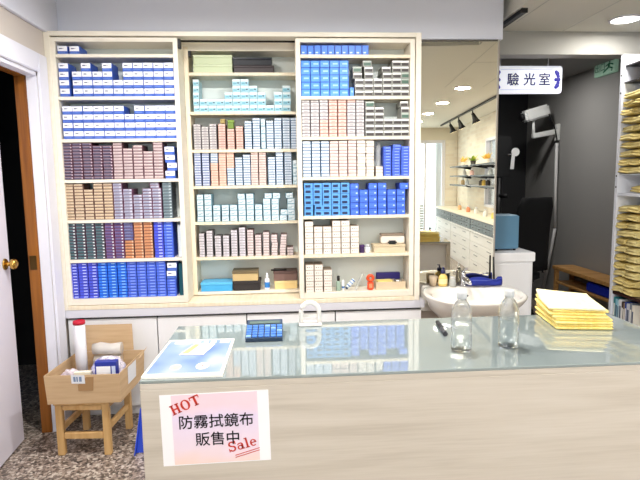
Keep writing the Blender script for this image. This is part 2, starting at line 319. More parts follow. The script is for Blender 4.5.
# design: (phrase, body material, [(u0,v0,u1,v1,material), ...])
def D(phrase, body, *rects): return (phrase, body, rects)
DES = {
 'navy':   D('white box with navy bottom band', C('boxblue',(62,98,192)), (0,.36,1,1,W_), (.14,.62,.46,.76,TX), (.5,.66,.62,.72,TX), (.05,.12,.8,.2,C('midblue',(106,140,216)))),
 'maroon': D('dark maroon box', C('maroonbody',(82,40,58)), (.03,.08,.86,.66,C('inkgrey',(78,74,96))), (.03,.68,.97,.94,C('mauve',(168,150,164))), (.82,.4,.96,.64,C('pinkwhite',(232,214,220))), (.12,.3,.6,.42,C('slate',(110,104,130)))),
 'rose':   D('pale rose box', C('rosebody',(120,86,94)), (.05,.05,.97,.97,C('rose',(214,198,196))), (.05,.12,.97,.42,C('rosebrown',(150,124,128))), (.2,.6,.55,.72,C('rosegrey',(178,150,150)))),
 'tan':    D('tan box', C('tanbody',(120,88,76)), (.04,.06,.96,.96,C('tan',(218,198,170))), (.04,.1,.96,.34,C('tanbrown',(172,144,114))), (.2,.52,.6,.64,C('tanmid',(188,156,122)))),
 'lavender': D('lavender grey box', C('lavbody',(110,70,96)), (.04,.06,.96,.96,C('lavender',(172,174,192))), (.1,.2,.66,.48,C('lavgrey',(124,126,158))), (.7,.56,.94,.86,C('lavwhite',(222,222,236)))),
 'teal':   D('grey teal box', C('tealbody',(70,82,92)), (.04,.06,.96,.96,C('greyteal',(130,144,150))), (.1,.2,.66,.48,C('tealmid',(84,112,122))), (.72,.56,.94,.86,C('tealwhite',(212,226,228)))),
 'darkteal': D('dark teal box', C('dkbody',(78,56,72)), (.02,.06,.9,.92,C('darkteal',(62,92,100))), (.02,.7,.7,.92,C('tealline',(112,140,148))), (.72,.36,.92,.8,C('dotwhite',(226,230,230)))),
 'purple': D('purple box', C('ppbody',(112,58,92)), (.02,.06,.9,.92,C('purple',(92,78,126))), (.02,.7,.7,.92,C('purpleline',(132,116,164))), (.74,.36,.92,.8,C('dotwhite',(226,230,230)))),
 'slate':  D('slate blue box', C('slbody',(90,66,104)), (.02,.06,.96,.92,C('slateblue',(98,104,150))), (.1,.6,.7,.82,C('slateline',(150,150,184)))),
 'orange': D('orange box', C('orbody',(120,74,60)), (.04,.05,.96,.97,C('orange',(212,152,112))), (.1,.14,.8,.4,C('orbrown',(178,106,62))), (.78,.5,.94,.86,C('orlight',(244,214,180)))),
 'violet': D('violet blue box', C('vbbody',(60,64,180)), (.02,.05,.98,.95,C('violetblue',(76,90,220))), (.45,.38,.86,.72,C('bluewhite',(206,214,250)))),
 'azure':  D('azure blue box', C('azbody',(20,70,190)), (.02,.05,.98,.95,C('azure',(44,122,238))), (.4,.38,.8,.7,C('azwhite',(160,206,250)))),
 'royal':  D('royal blue box', C('rbbody',(56,82,188)), (.02,.05,.98,.95,C('royal',(80,114,232))), (.3,.36,.84,.68,C('royallight',(150,172,240)))),
 'aqua':   D('pale aqua box', C('aqbody',(176,212,224)), (0,.62,1,1,C('aqwhite',(224,236,240))), (0,.0,1,.6,C('aqua',(158,206,222))), (.1,.18,.55,.44,C('aqmid',(104,168,190))), (.62,.3,.86,.5,C('aqdark',(50,76,100)))),
 'ash':    D('ash grey box', C('asbody',(132,126,130)), (.03,.1,.97,.97,C('ash',(208,203,203))), (.3,.3,.76,.6,C('ashmid',(160,152,158)))),
 'blush':  D('blush pink box', C('blbody',(170,122,112)), (.03,.1,.97,.97,C('blush',(228,196,184))), (.3,.3,.76,.6,C('blushmid',(202,158,146)))),
 'ice':    D('white box with grey line', C('icbody',(96,126,160)), (.03,.16,.97,1,C('ice',(222,230,240))), (.12,.4,.8,.58,C('icemid',(140,160,188)))),
 'periwinkle': D('periwinkle striped box', C('pwbody',(110,124,168)), (.03,.28,.97,1,C('peri',(216,222,240))), (.12,.46,.8,.66,C('perimid',(158,172,212)))),
 'peach':  D('peach box', C('pcbody',(196,146,126)), (.03,.12,.97,1,C('peach',(236,204,188))), (.16,.36,.74,.6,C('peachmid',(220,172,152)))),
 'shell':  D('white and pink box', C('scbody',(166,140,134)), (.03,.12,.97,1,C('shell',(230,212,205))), (.12,.36,.7,.58,C('shellmid',(206,172,164)))),
 'frost':  D('frosty white box', C('frbody',(130,172,190)), (.04,.1,.96,1,C('frost',(218,228,234))), (.12,.28,.6,.52,C('frostmid',(160,190,202))), (.5,.5,.84,.66,C('frostdk',(168,188,200)))),
 'lilac':  D('white and lilac box', C('llbody',(144,140,146)), (.04,.1,.96,1,C('lilacw',(222,216,224))), (.14,.34,.7,.58,C('lilacmid',(176,172,178)))),
 'powder': D('white and rose box', C('pwdbody',(150,128,130)), (.04,.1,.96,1,C('powder',(226,214,212))), (.14,.34,.7,.58,C('powdermid',(206,178,182)))),
 'upright': D('cornflower blue box', C('upbody',(46,84,190)), (.04,.03,.96,.97,C('cornflower',(82,136,232))), (.2,.14,.6,.3,C('uplight',(196,218,250)))),
 'corn':   D('bright blue box', C('cbbody',(54,104,206)), (.02,.03,.98,.97,C('brightblue',(80,148,240))), (.3,.42,.86,.66,C('cblight',(150,196,244))), (.1,.2,.5,.34,C('cbmid',(96,156,236)))),
 'label':  D('grey box with dark label', C('lbbody',(150,150,144)), (0,.66,1,1,C('lbwhite',(236,236,236))), (.08,.1,.94,.6,C('darklabel',(62,56,56)))),
 'moss':   D('grey box with green label', C('lbbody',(150,150,144)), (0,.72,1,1,C('lbgrey',(180,190,182))), (.08,.12,.94,.7,C('moss',(74,104,90)))),
 'sky':    D('sky blue box with black label', C('skbody',(70,132,206)), (0,.0,1,1,C('skyblue',(96,164,232))), (.12,.18,.74,.72,C('skblack',(24,40,84))), (.72,.3,.82,.6,C('skmid',(70,110,170)))),
 'cobalt': D('cobalt blue box', C('ctbody',(50,84,194)), (.02,.03,.98,.97,C('cobalt',(70,114,230))), (.66,.34,.9,.6,C('ctlight',(176,200,246))), (.1,.5,.55,.64,C('ctmid',(88,126,226)))),
 'plain':  D('white box with tiny print', C('plbody',(170,154,140)), (.015,.02,.985,.985,C('plainw',(238,229,219))), (.16,.42,.3,.58,C('plgrey',(120,110,110))), (.42,.44,.54,.56,C('plgrey',(120,110,110))), (.64,.42,.84,.56,C('plgrey2',(196,186,180)))),
}
CACHE = {}; LOOSE = []     # LOOSE: the slim boxes beyond the 300 largest
def box_mesh(des, w, h, d):
    key = (des, round(w, 3), round(h, 4), round(d, 3))
    if key in CACHE: return CACHE[key]
    ph, body, rects = DES[des]; mb = MB()
    mb.box(-w/2, w/2, 0, d, 0, h, body, min(.0012, h*.06))
    e = .0014
    for i, (u0, v0, u1, v1, m) in enumerate(rects):
        y = -.0001-.0001*(i+1); iw, ih = w-2*e, h-2*e
        a, c, p, q = -w/2+e+u0*iw, -w/2+e+u1*iw, e+v0*ih, e+v1*ih
        mb.quad([(a,y,p), (c,y,p), (c,y,q), (a,y,q)], m)
    me = mb.mesh('lens_box'); CACHE[key] = me; return me
def put_box(des, bay, shelf, stack, up, n, x, y, z, w, h, d, rz=0, extra=None):
    if w*h < .00142:
        LOOSE.append((box_mesh(des, w, h, d), Matrix.Translation((x, y, z)) @ Matrix.Rotation(rz, 4, 'Z'))); return
    o = bpy.data.objects.new('lens_box', box_mesh(des, w, h, d)); COL.objects.link(o)
    o.location = (x, y, z); o.rotation_euler = (0, 0, rz)
    ph = DES[des][0]
    if extra: lab = '%s, %s' % (ph, extra)
    elif n == 1: lab = '%s, alone as %s stack on %s shelf, %s bookcase' % (ph, ORD[stack], ORD[shelf], bay)
    else: lab = '%s, %s up in %s stack, %s shelf, %s bookcase' % (ph, ORD[up], ORD[stack], ORD[shelf], bay)
    return tag(o, lab, 'lens box', '%ses on the %s shelf of the %s bookcase' % (ph, ORD[shelf], bay))
def fill(bay, shelf, w_px, pitch_px, stacks, depth=.115, recess=.016):
    """stacks: (x_left px, [(design, count), ... from the bottom], optional {level: shift px}, optional width px)"""
    Y = (MY if bay == 'middle' else FY)+recess
    z0 = SH[bay][shelf-1]
    for si, st in enumerate(stacks):
        x0, runs = st[0], st[1]; sh = st[2] if len(st) > 2 and st[2] else {}; wp = st[3] if len(st) > 3 and st[3] else w_px
        pp = st[4] if len(st) > 4 else pitch_px
        yb = {'left': 299, 'middle': 290, 'right': 292}[bay]
        ymid = (53,96,138,179,219,259,298)[shelf-1]-12 if bay != 'middle' else (72,111,149,185,221,256,290)[shelf-1]-14
        a, c = hit(x0, ymid, 1, Y), hit(x0+wp, ymid, 1, Y)
        h = hit(x0, ymid-pp, 1, Y).z-a.z
        h = round(h, 4); w = round((c.x-a.x)*.98, 3); xc = (a.x+c.x)/2
        n = sum(k for _, k in runs); up = 0; z = z0+.0003
        for des, k in runs:
            for _ in range(k):
                up += 1
                dx = sh.get(up, 0)*(c.x-a.x)/wp
                put_box(des, bay, shelf, si+1, up, n, xc+dx+random.uniform(-.0007,.0007), Y+random.uniform(-.0025,.0025), z, w, h-.0003, depth, random.uniform(-.008,.008))
                z += h
N = lambda k: [('navy', k)]
fill('left', 1, 10.2, 8.6, [(56.8, N(1)), (68.7, N(1))])
fill('left', 2, 10.1, 8.5, [(59.6, N(4), {2: -.1, 3: -.4, 4: -.2}), (72.6, N(3)), (82.6, N(4), {4: -1}), (92.8, N(3)), (102.9, N(4), {4: -.4})] +
     [(113.1, N(2))] + [(x, N(4)) for x in (123.3, 133.5, 143.7, 153.9, 164.1)])
fill('left', 3, 10.3, 8.3, [(x, N(3 if i == 6 else 4)) for i, x in enumerate([63.0+10.3*k for k in range(11)])])
fill('left', 4, 9.9, 3.07, [(63.2+10.05*i, [('maroon' if i < 5 else 'rose', k)]) for i, k in enumerate((12,12,12,11,11,12,10,11,9,12))] +
     [(165, N(4), {2: 2, 3: .4, 4: .2}, 10.1, 8.0)])
fill('left', 5, 9.6, 3.03, [(65.2+9.72*i, [('tan', k)]) for i, k in enumerate((12,12,10,12,12))] +
     [(113.8, [('lavender', 12)]), (123.6, [('lavender', 10)]), (133.4, [('lavender', 8)]), (143.0, [('lavender', 10)], {}), (152.6, [('lavender', 12)], {11: -1.6, 12: -2}), (163.0, [('teal', 12)])])
fill('left', 6, 9.4, 3.02, [(67.6+9.52*i, [('darkteal' if i < 4 else 'purple', 12)]) for i in range(6)] +
     [(124.8, [('orange', 6), ('slate', 6)]), (134.5, [('orange', 12)]), (144.2, [('orange', 12)]), (154.6, [('violet', 12)]), (164.3, [('royal', 12)])])
fill('left', 7, 9.5, 2.95, [(69.6+9.72*i, [('violet' if i < 3 else 'azure' if i < 6 else 'royal', 12)]) for i in range(10)] +
     [(167, [('royal', 6)], {}, 9.5, 2.85)])
# two navy boxes on the short last stack
Yb = FY+.016; x7 = hit(172.2, 288, 1, Yb).x; z7 = SH['left'][6]+.0003+6*round(hit(167, 286-2.85, 1, Yb).z-hit(167, 286, 1, Yb).z, 4)
for k in range(2):
    put_box('navy', 'left', 7, 11, 7+k, 8, x7+.004*k, Yb, z7+.001+k*.047, .054, .0465, .115, 0, extra=('lower' if k == 0 else 'upper')+' one on short blue stack, bottom shelf, left bookcase')
tag(MB().box(XL['left'][1]-UP_T-.024, XL['left'][1]-UP_T-.003, .03, .15, SH['left'][5], SH['left'][5]+.185, None, .002).build('upright_carton', C('cartonwhite',(222,230,236)), at=(XL['left'][1]-UP_T-.013,.09,SH['left'][5])),
    'thin white carton standing upright at right end of sixth shelf, left bookcase', 'carton')
tag(MB().box(XL['left'][1]-UP_T-.028, XL['left'][1]-UP_T-.003, .03, .15, SH['left'][6], SH['left'][6]+.185, None, .002).build('upright_carton', C('cartonteal',(18,84,100)), at=(XL['left'][1]-UP_T-.015,.09,SH['left'][6])),
    'dark teal carton standing upright at right end of bottom shelf, left bookcase', 'carton')
# middle bookcase
A = lambda k: [('aqua', k)]
fill('middle', 2, 8.25, 6.55, [(193.2, A(5), {}, 6)] + [(199.4+8.3*i, A(k)) for i, k in enumerate((2,2,2,3,5,5,4,3,1,3,4))])
ASH = [('ash', 0)]
fill('middle', 3, 7.4, 2.58, [(193.6, [('ash', 10)]), (201.4, [('ash', 9)]), (209.3, [('ash', 10)]), (218.2, [('blush', 10)]), (227.0, [('blush', 8)]), (235.8, [('blush', 9)]),
     (244.6, [('ice', 11)]), (252.8, [('ice', 12)]), (261.1, [('frost', 4)], {4: -.2}, 4.5, 7.6), (266.3, [('ice', 11)]), (274.3, [('ice', 12)]), (282.6, [('ice', 12)]), (290.7, [('ice', 12)], {}, 6.6)])
fill('middle', 4, 7.4, 2.55, [(194.6, [('periwinkle', 13)], {}, 6.6), (202.3, [('periwinkle', 13)]), (210.8, [('peach', 9), ('ice', 4)]), (219.0, [('peach', 13)]), (227.0, [('ice', 7), ('peach', 6)]),
     (235.4, [('ice', 11)]), (243.2, [('ice', 12)]), (250.9, [('shell', 13)]), (259.0, [('shell', 13)]), (268.0, [('ice', 11)]), (276.0, [('ice', 13)]), (284.5, [('ice', 13)]), (292.6, [('frost', 3)], {}, 5.8, 8.2)])
F = lambda k: [('frost', k)]
fill('middle', 5, 7.5, 5.5, [(197, F(5), {}, 6.6), (204.4, F(5)), (212.8, F(3)), (221.4, F(3)), (229.8, F(3)), (238.2, F(5), {5: -.5}), (246.4, F(5)), (254.8, F(3)), (263.1, F(5), {5: 1.6}),
     (271.4, F(5), {5: 1.6}), (279.5, F(2), {2: .8}), (287.5, F(5), {5: -1.6})])
fill('middle', 6, 6.5, 2.62, [(199, [('lilac', 9)], {}, 5.6), (206.3, [('lilac', 10)]), (214.7, [('lilac', 8)]), (222.8, [('lilac', 8)]), (231, [('lilac', 10)]), (239.1, [('lilac', 11)]),
     (247.1, [('powder', 10)]), (255, [('powder', 8)]), (263, [('powder', 9)]), (271, [('powder', 8)], {4: .3, 5: .6}), (279.4, [('powder', 8)], {4: .5, 5: .8, 6: .9, 7: 1.2, 8: 1.6}), (286.8, [('powder', 3)])])
# right bookcase
fill('right', 1, 6.75, 9.9, [(300.4+6.83*i, [('upright', 1)]) for i in range(10)])
fill('right', 2, 9.5, 7.2, [(300.9+9.62*i, [('corn', 5)]) for i in range(5)] + [(349.4, [('corn', 1)], {}, 4.4, 9.0)] +
     [(354.9, [('label', 4), ('moss', 1)], {4: -1.7, 5: -2.2}, 9.1, 5.95), (364.2, [('label', 5), ('moss', 1)], {6: -1.6}, 9.1, 5.95), (373.5, [('label', 3)], {}, 9.1, 5.95),
      (382.9, [('label', 5)], {5: -1.2}, 9.1, 5.95), (392.2, [('label', 6)], {}, 9.1, 5.95), (401.0, [('label', 1), ('label', 1), ('moss', 2), ('label', 2)], {}, 8.2, 5.95)])
fill('right', 3, 8.7, 3.42, [(301.6, [('ash', 11)]), (310.6, [('ash', 11)]), (319.7, [('blush', 5), ('ash', 6)]), (328.8, [('blush', 11)]), (337.9, [('blush', 11)]), (347, [('ash', 10), ('blush', 1)]), (356.1, [('ash', 11)], {}, 8.4)] +
     [(365.4, [('label', 5), ('moss', 1)], {}, 9.1, 5.85), (374.7, [('label', 5)], {}, 9.1, 5.85), (383.9, [('label', 3)], {}, 9.1, 5.85), (393, [('label', 3)], {}, 9.1, 5.85),
      (401.0, [('label', 3), ('moss', 1), ('label', 2)], {6: -1}, 8.2, 5.85)])
fill('right', 4, 8.7, 3.28, [(302.6, [('ice', 11)]), (311.8, [('ice', 11)]), (320.9, [('ice', 11)]), (329.9, [('shell', 11)]), (338.9, [('shell', 11)]), (348, [('shell', 11)]), (357.1, [('plain', 11)]), (366.1, [('plain', 11)], {}, 8.0),
     (375.7, [('plain', 3)], {}, 7.2), (383.4, [('royal', 10)], {}, 8.0, 2.95), (392, [('royal', 11)], {10: .6, 11: .6}, 8.4, 2.85), (401, [('royal', 10)], {}, 8.5, 2.95)])
fill('right', 5, 8.9, 5.45, [(304.3+9.15*i, [('sky', 6)], {2: 1.2, 1: .8} if i == 1 else {}) for i in range(5)] +
     [(350.2, [('cobalt', 5)], {}, 8.7, 6.35), (359.4, [('cobalt', 4)], {}, 8.7, 6.35), (368.6, [('cobalt', 5)], {}, 8.7, 6.35), (377.8, [('cobalt', 5)], {}, 8.7, 6.35), (387.2, [('cobalt', 4)], {}, 8.7, 6.3), (396.5, [('cobalt', 5)], {5: 3.2}, 8.7, 6.3)])
P = lambda k: [('plain', k)]
fill('right', 6, 8.7, 5.55, [(305.0, P(6)), (314.1, P(5)), (323.2, P(5)), (332.2, P(6)), (341.3, P(6)), (350.5, P(5))])
fill('right', 7, 8.5, 5.55, [(305.6, P(5)), (314.6, P(5)), (323.8, P(4))])

# the remaining slim boxes of all three bookcases
mb = MB()
for me, M in LOOSE:
    vs = [mb.bm.verts.new(M @ v.co) for v in me.vertices]
    for p in me.polygons:
        f = mb.bm.faces.new([vs[i] for i in p.vertices]); f.material_index = mb.mi(me.materials[p.material_index])
bm_ = mb.bm; me = bpy.data.meshes.new('lens_boxes'); bm_.to_mesh(me); bm_.free()
for m in mb.mats: me.materials.append(m)
o = bpy.data.objects.new('lens_boxes', me); COL.objects.link(o); o['kind'] = 'stuff'
tag(o, 'hundreds of slim lens boxes in tight thin-layered stacks on the three bookcases', 'lens boxes')
print('LENS individual', sum(1 for q in bpy.data.objects if q.name.startswith('lens_box') and q.name != 'lens_boxes'), 'loose', len(LOOSE))

# ------------------------------------------------------------------ loose things on the bookcases
def carton(name, mat_, label, bay, x0, x1, z0, h, d, cat='box', lid=None, ymore=.01, rz=0, group=None):
    Y = (MY if bay == 'middle' else FY)+ymore
    ym = 240
    a, c = hit(x0[0], x0[1], 1, Y).x, hit(x1, x0[1], 1, Y).x
    root = thing(name, ((a+c)/2, Y+d/2, z0), label, cat, group)
    hl = h*.28 if lid else 0
    MB().box(a+.001, c-.001, Y+.001, Y+d-.001, z0+.0004, z0+h-hl, None, .002).build('base', mat_, root)
    if lid: MB().box(a-.001, c+.001, Y-.001, Y+d, z0+h-hl, z0+h, None, .002).build('lid', lid, root)
    return root
zz = SH['middle']
M_green = C('palegreen', (204,216,178)); M_green2 = C('palegreen_lid', (212,222,188))
carton('storage_box', M_green, 'pale green box at left of top middle shelf, lower of two', 'middle', (193, 66), 232.2, zz[0], .047, .14, lid=M_green2)
carton('storage_box', M_green, 'pale green box at left of top middle shelf, upper of two', 'middle', (193, 58), 232.2, zz[0]+.0475, .052, .14, lid=M_green2)
carton('flat_case', C('umber', (56,46,48)), 'brown case under the black case on top middle shelf', 'middle', (233.6, 68), 273.8, zz[0], .041, .13, 'case', lid=C('umber2', (62,52,54)))
carton('flat_case', C('blackblue', (10,14,26)), 'glossy black case on top of brown case, top middle shelf', 'middle', (232.8, 60), 271.8, zz[0]+.0415, .045, .12, 'case', lid=C('blackblue2', (16,22,36), .3))
zt = zz[2]+.0003+10*.0164
o = carton('storage_box', C('ochre', (168,146,84)), 'small ochre box on the pink stack, third middle shelf', 'middle', (220, 121), 225, zz[2]+.1505, .026, .06, lid=C('ochre2',(180,158,100)))
o = carton('storage_box', C('limegreen', (112,140,52)), 'small lime green box on the shorter pink stack, third middle shelf', 'middle', (227.6, 123), 233.6, zz[2]+.1205, .05, .06, lid=C('lime2',(126,156,62)))
# bottom middle shelf
zb7 = zz[6]
carton('flat_box', C('cyanblue', (70,168,226)), 'flat bright blue box at left of bottom middle shelf', 'middle', (200.8, 286), 232.4, zb7, .055, .13, 'box', lid=C('cyanblue2', (92,184,236)))
carton('flat_case', C('coalblack', (42,38,40)), 'black box under a khaki box on bottom middle shelf', 'middle', (232.8, 286), 260.4, zb7, .059, .13, 'case', lid=C('coal2', (48,44,46)))
carton('storage_box', C('khaki', (200,176,128)), 'khaki box with dark lid on black box, bottom middle shelf', 'middle', (232.2, 275), 258, zb7+.0595, .062, .12, lid=C('khakilid', (112,98,72)))
carton('storage_box', C('buff', (236,208,146)), 'buff box under a brown box, bottom middle shelf', 'middle', (274.5, 285), 297.5, zb7, .05, .12, lid=C('buff2', (240,214,156)), ymore=.03)
carton('storage_box', C('mocha', (120,94,88)), 'mocha brown box on a buff box, bottom middle shelf', 'middle', (273.5, 275), 297.5, zb7+.0505, .06, .12, lid=C('mocha2', (92,70,66)), ymore=.03)
pY = MY+.02; px = hit(267, 280, 1, pY).x
bt = thing('small_bottle', (px, pY+.015, zb7), 'small white bottle with blue label between boxes, bottom middle shelf', 'bottle')
MB().lathe((px, pY+.015, zb7+.0005), [(.002,0),(.0155,0),(.016,.004),(.016,.058),(.014,.064),(.007,.068)], seg=20).build('body', W_, bt)
MB().lathe((px, pY+.015, zb7+.012), [(.0163,0),(.0163,.034)], seg=20, cap=False).build('paper_label', C('bottleblue', (48,128,206)), bt)
MB().lathe((px, pY+.015, zb7+.0685), [(.0085,0),(.0085,.02),(.006,.024),(.004,.034)], seg=16).build('cap', W_, bt)
a, c = hit(263.5, 267.5, 1, MY+.015), hit(279, 269.5, 1, MY+.015)
tag(MB().tube([(px-.02, MY+.05, zb7+.1185), (px+.075, MY+.05, zb7+.1185)], .005).build('black_pen', M_black, at=(px, MY+.05, zb7+.114)), 'black pen lying on the mocha box lid, bottom middle shelf', 'pen')
bpy.data.objects['black_pen'].location += Vector((.045, 0, -.003))
# right bookcase, fourth shelf: clear pouch on the short stack
zr = SH['right']
x0, x1 = hit(376.5, 165, 1, .02).x, hit(382.5, 165, 1, .02).x
pz = zr[3]+.0003+3*.0187+.001
mb = MB()
rings = []
for k in range(9):
    t = k/8; w = .017*(1-.25*math.sin(t*9)**2); dd = .012*(1+.4*math.sin(t*14+1))
    rings.append([((x0+x1)/2+w*math.cos(2*PI*j/12)*(1 if k < 8 else .3), .06+dd*math.sin(2*PI*j/12), pz+t*.135) for j in range(12)])
tag(mb.rings(rings).build('plastic_pouch', M_film, at=((x0+x1)/2, .06, pz)), 'crumpled clear plastic pouch standing on the short white stack, fourth right shelf', 'pouch')
# sixth shelf, right end
z6 = zr[5]
def sx_(x, y, Y=.02): return hit(x, y, 1, Y).x
carton('small_box', C('aubergine', (60,36,84)), 'little dark purple box beside the white boxes, sixth right shelf', 'right', (359.8, 248), 364.6, z6, .047, .04, ymore=.03, lid=C('aub2',(72,44,98)))
jx = sx_(368.2, 248)
j = thing('small_jar', (jx, .05, z6), 'small white jar beside the little purple box, sixth right shelf', 'jar')
MB().lathe((jx, .05, z6+.0005), [(.002,0),(.0145,0),(.0155,.003),(.0155,.03),(.012,.034)], seg=18).build('body', W_, j)
MB().lathe((jx, .05, z6+.0345), [(.013,0),(.013,.012),(.011,.014)], seg=18).build('lid', C('jarlid', (210,214,214)), j)
carton('storage_box', C('sand', (214,198,168)), 'long sand coloured box with black case on it, sixth right shelf', 'right', (374, 248), 405.5, z6, .047, .10, ymore=.02, lid=C('sand2', (206,188,156)))
a, c = sx_(381.5, 240, .05), sx_(405, 240, .05)
bk_ = thing('cloth_pack', ((a+c)/2, .09, z6+.0475), 'thick cream pack lying on the sand box, sixth right shelf', 'pack')
MB().box(a, c, .058, .125, z6+.0478, z6+.0945, None, .006).build('pack_body', C('packcream', (238,226,214)), bk_)
MB().box(a-.001, c+.001, .057, .126, z6+.0945, z6+.106, None, .004).build('top_flap', C('packtaupe', (150,132,114)), bk_)
a, c = sx_(388.2, 246, .03), sx_(397, 246, .03)
tag(MB().box(a, c, .026, .052, z6+.0475, z6+.069, None, .007).build('eyeglass_case', M_black, at=((a+c)/2, .04, z6+.0475)), 'small black eyeglass case lying before the cream pack, sixth right shelf', 'case')
# bottom shelf, right end
z7 = zr[6]; 
bx = sx_(339, 285)
b2 = thing('dropper_bottle', (bx, .05, z7), 'little green bottle with black cap, bottom right shelf', 'bottle')
MB().lathe((bx, .05, z7+.0005), [(.002,0),(.013,0),(.014,.004),(.014,.05),(.008,.058)], seg=18).build('body', C('bottlegreen', (150,172,156)), b2)
MB().lathe((bx, .05, z7+.059), [(.0085,0),(.0085,.026),(.004,.03)], seg=16).build('cap', M_black, b2)
b3x = sx_(344, 287)
b3 = thing('cream_tube', (b3x, .06, z7), 'thin white tube standing beside the green bottle, bottom right shelf', 'tube')
MB().lathe((b3x, .06, z7+.0005), [(.006,0),(.009,.003),(.009,.05),(.004,.06)], seg=14).build('body', W_, b3)
MB().lathe((b3x, .06, z7+.012), [(.0092,0),(.0092,.012)], seg=14, cap=False).build('print_band', C('tubeblue', (60,110,170)), b3)
tx0, tx1 = sx_(345.5, 290, .03), sx_(354.5, 280, .03)
t_ = thing('toothpaste_tube', (tx0, .04, z7), 'blue and white striped tube leaning diagonally, bottom right shelf', 'tube')
p0, p1 = Vector((tx0+.004, .04, z7+.0125)), Vector((tx1, .055, z7+.062)); dd = (p1-p0)
MB().tube([p0+dd*.14, p0+dd*.5, p1], [.011,.0125,.011], seg=14).build('body', C('tubewhite', (226,236,242)), t_)
for q in (.3, .6, .85): MB().tube([p0+dd*q, p0+dd*(q+.07)], .0128, seg=14).build('stripe', C('tubestripe', (36,104,176)), t_)
MB().tube([p0, p0+dd*.15], .008, seg=12).build('cap', C('tubecap', (40,60,90)), t_)
tag(MB().obox((sx_(359.5, 282, .03), .045, z7+.052), .0012, .03, .052, Vector((.9,0,-.42)).normalized(), (0,1,0), Vector((.42,0,.9)).normalized()).build('plastic_sleeve', M_film, at=(sx_(357, 282, .03), .045, z7)),
    'clear plastic sleeve leaning against the orange tool, bottom right shelf', 'sleeve')
ox = sx_(371, 280)
ot = thing('tape_dispenser', (ox, .04, z7), 'orange red hand tool with round head, bottom right shelf', 'tool')
M_or = C('toolorange', (226,84,42))
MB().box(ox-.018, ox+.018, .03, .055, z7+.0004, z7+.052, None, .006).build('handle', M_or, ot)
ring = [[(ox+(.016+.009*math.cos(2*PI*j/10))*math.cos(2*PI*k/20), .042+.012*math.sin(2*PI*j/10), z7+.071+(.016+.009*math.cos(2*PI*j/10))*math.sin(2*PI*k/20)) for j in range(10)] for k in range(21)]
MB().rings(ring, None, False).build('round_head', M_or, ot)
MB().box(ox-.01, ox+.01, .0285, .03, z7+.015, z7+.04).build('grip_inlay', C('toollight', (244,150,110)), ot)
a, c = sx_(376.2, 284, .03), sx_(405.5, 284, .03)
tr = thing('cardboard_tray', ((a+c)/2, .075, z7), 'beige open tray holding papers at right end of bottom shelf', 'tray')
mb = MB(); mb.box(a, c, .03, .034, z7+.0004, z7+.048).box(a, c, .116, .12, z7+.0004, z7+.048).box(a, a+.004, .034, .116, z7+.0004, z7+.048).box(c-.004, c, .034, .116, z7+.0004, z7+.048).box(a+.004, c-.004, .034, .116, z7+.0004, z7+.006)
mb.build('tray_body', C('traybeige', (216,196,166)), tr)
tag(MB().rbox((a+c)/2-.03, .075, z7+.0065, z7+.05, .045, .036, .05, None, .001).build('note_pad', C('padyellow', (240,220,130)), at=((a+c)/2-.03, .075, z7+.0065)), 'yellow note pad in the beige tray, bottom right shelf', 'note pad')
tag(MB().lathe((c-.035, .07, z7+.0065), [(.002,0),(.024,0),(.024,.045),(.02,.05),(.004,.051)], seg=20).build('tin', M_chrome, at=(c-.035, .07, z7+.0065)), 'round silver tin at right in the beige tray, bottom right shelf', 'tin')
a2, c2 = sx_(376.5, 276, .125), sx_(400, 276, .125)
tag(MB().box(a2, c2, .123, .15, z7+.0004, z7+.086, None, .002).build('long_box', C('indigo', (56,46,140)), at=((a2+c2)/2, .136, z7)), 'indigo long box standing behind the beige tray, bottom right shelf', 'box')

# ------------------------------------------------------------------ base cabinet
bc = thing('base_cabinet', (1.03, .2, 0), 'low white cabinet with four doors under the bookcases', 'cabinet')
MB().box(.012, 2.036, .03, .39, .07, .598).box(.03, 2.03, .07, .39, 0, .07).box(2.036, 2.05, .03, .154, .07, .598).build('body', M_lam, bc)
MB().box(.002, 2.036, -.006, .39, .606, .6515, None, .003).box(2.0355, 2.062, -.006, .15, .606, .6515, None, .003).build('worktop', mat('grey_white_worktop', (214,214,222), .4), bc)
MB().box(.014, 2.036, .024, .39, .598, .606).build('painted_worktop_shade', M_dark, bc)  # dark strip painted in for the shade under the worktop
xs = [.014, .511, 1.02, 1.535, 2.048]
for a, c in zip(xs, xs[1:]):
    MB().box(a+.003, c-.003, .008, .029, .075, .592, None, .002).build('door', M_lam, bc)
M_gap = M_dark
MB().box(.016, 2.046, .029, .031, .075, .596).build('painted_gap_shade', M_dark, bc)  # dark sheet that paints the shade in the gaps between doors

# ------------------------------------------------------------------ reception counter
CX0, CX1, CY0, CY1, CZT = .850, 2.503, -1.573, -1.04, .83
ct = thing('reception_counter', ((CX0+CX1)/2, (CY0+CY1)/2, 0), 'reception counter with grey washed wood front and glass top', 'counter')
MB().box(CX0, CX1, CY0, CY0+.03, 0, .805, None, .002).build('front_panel', M_grain, ct)
MB().box(CX0, CX0+.03, CY0+.03, CY1, 0, .805, None, .002).build('side_panel', M_grain, ct)
MB().box(CX1-.03, CX1, CY0+.03, CY1, 0, .805, None, .002).build('side_panel', M_grain, ct)
MB().box(CX0+.03, CX1-.03, CY1-.06, CY1-.04, .05, .805).box(CX0+.03, CX1-.03, CY0+.03, CY1-.06, .05, .07).build('back_panel', M_lam, ct)
MB().box(CX0, CX1, CY0, CY1, .805, .821, None, .001).build('worktop', M_grain, ct)
MB().box(CX0-.001, CX1, CY0-.001, CY1, .8212, CZT, None, .0015).build('glass_top', M_glass_top, ct)

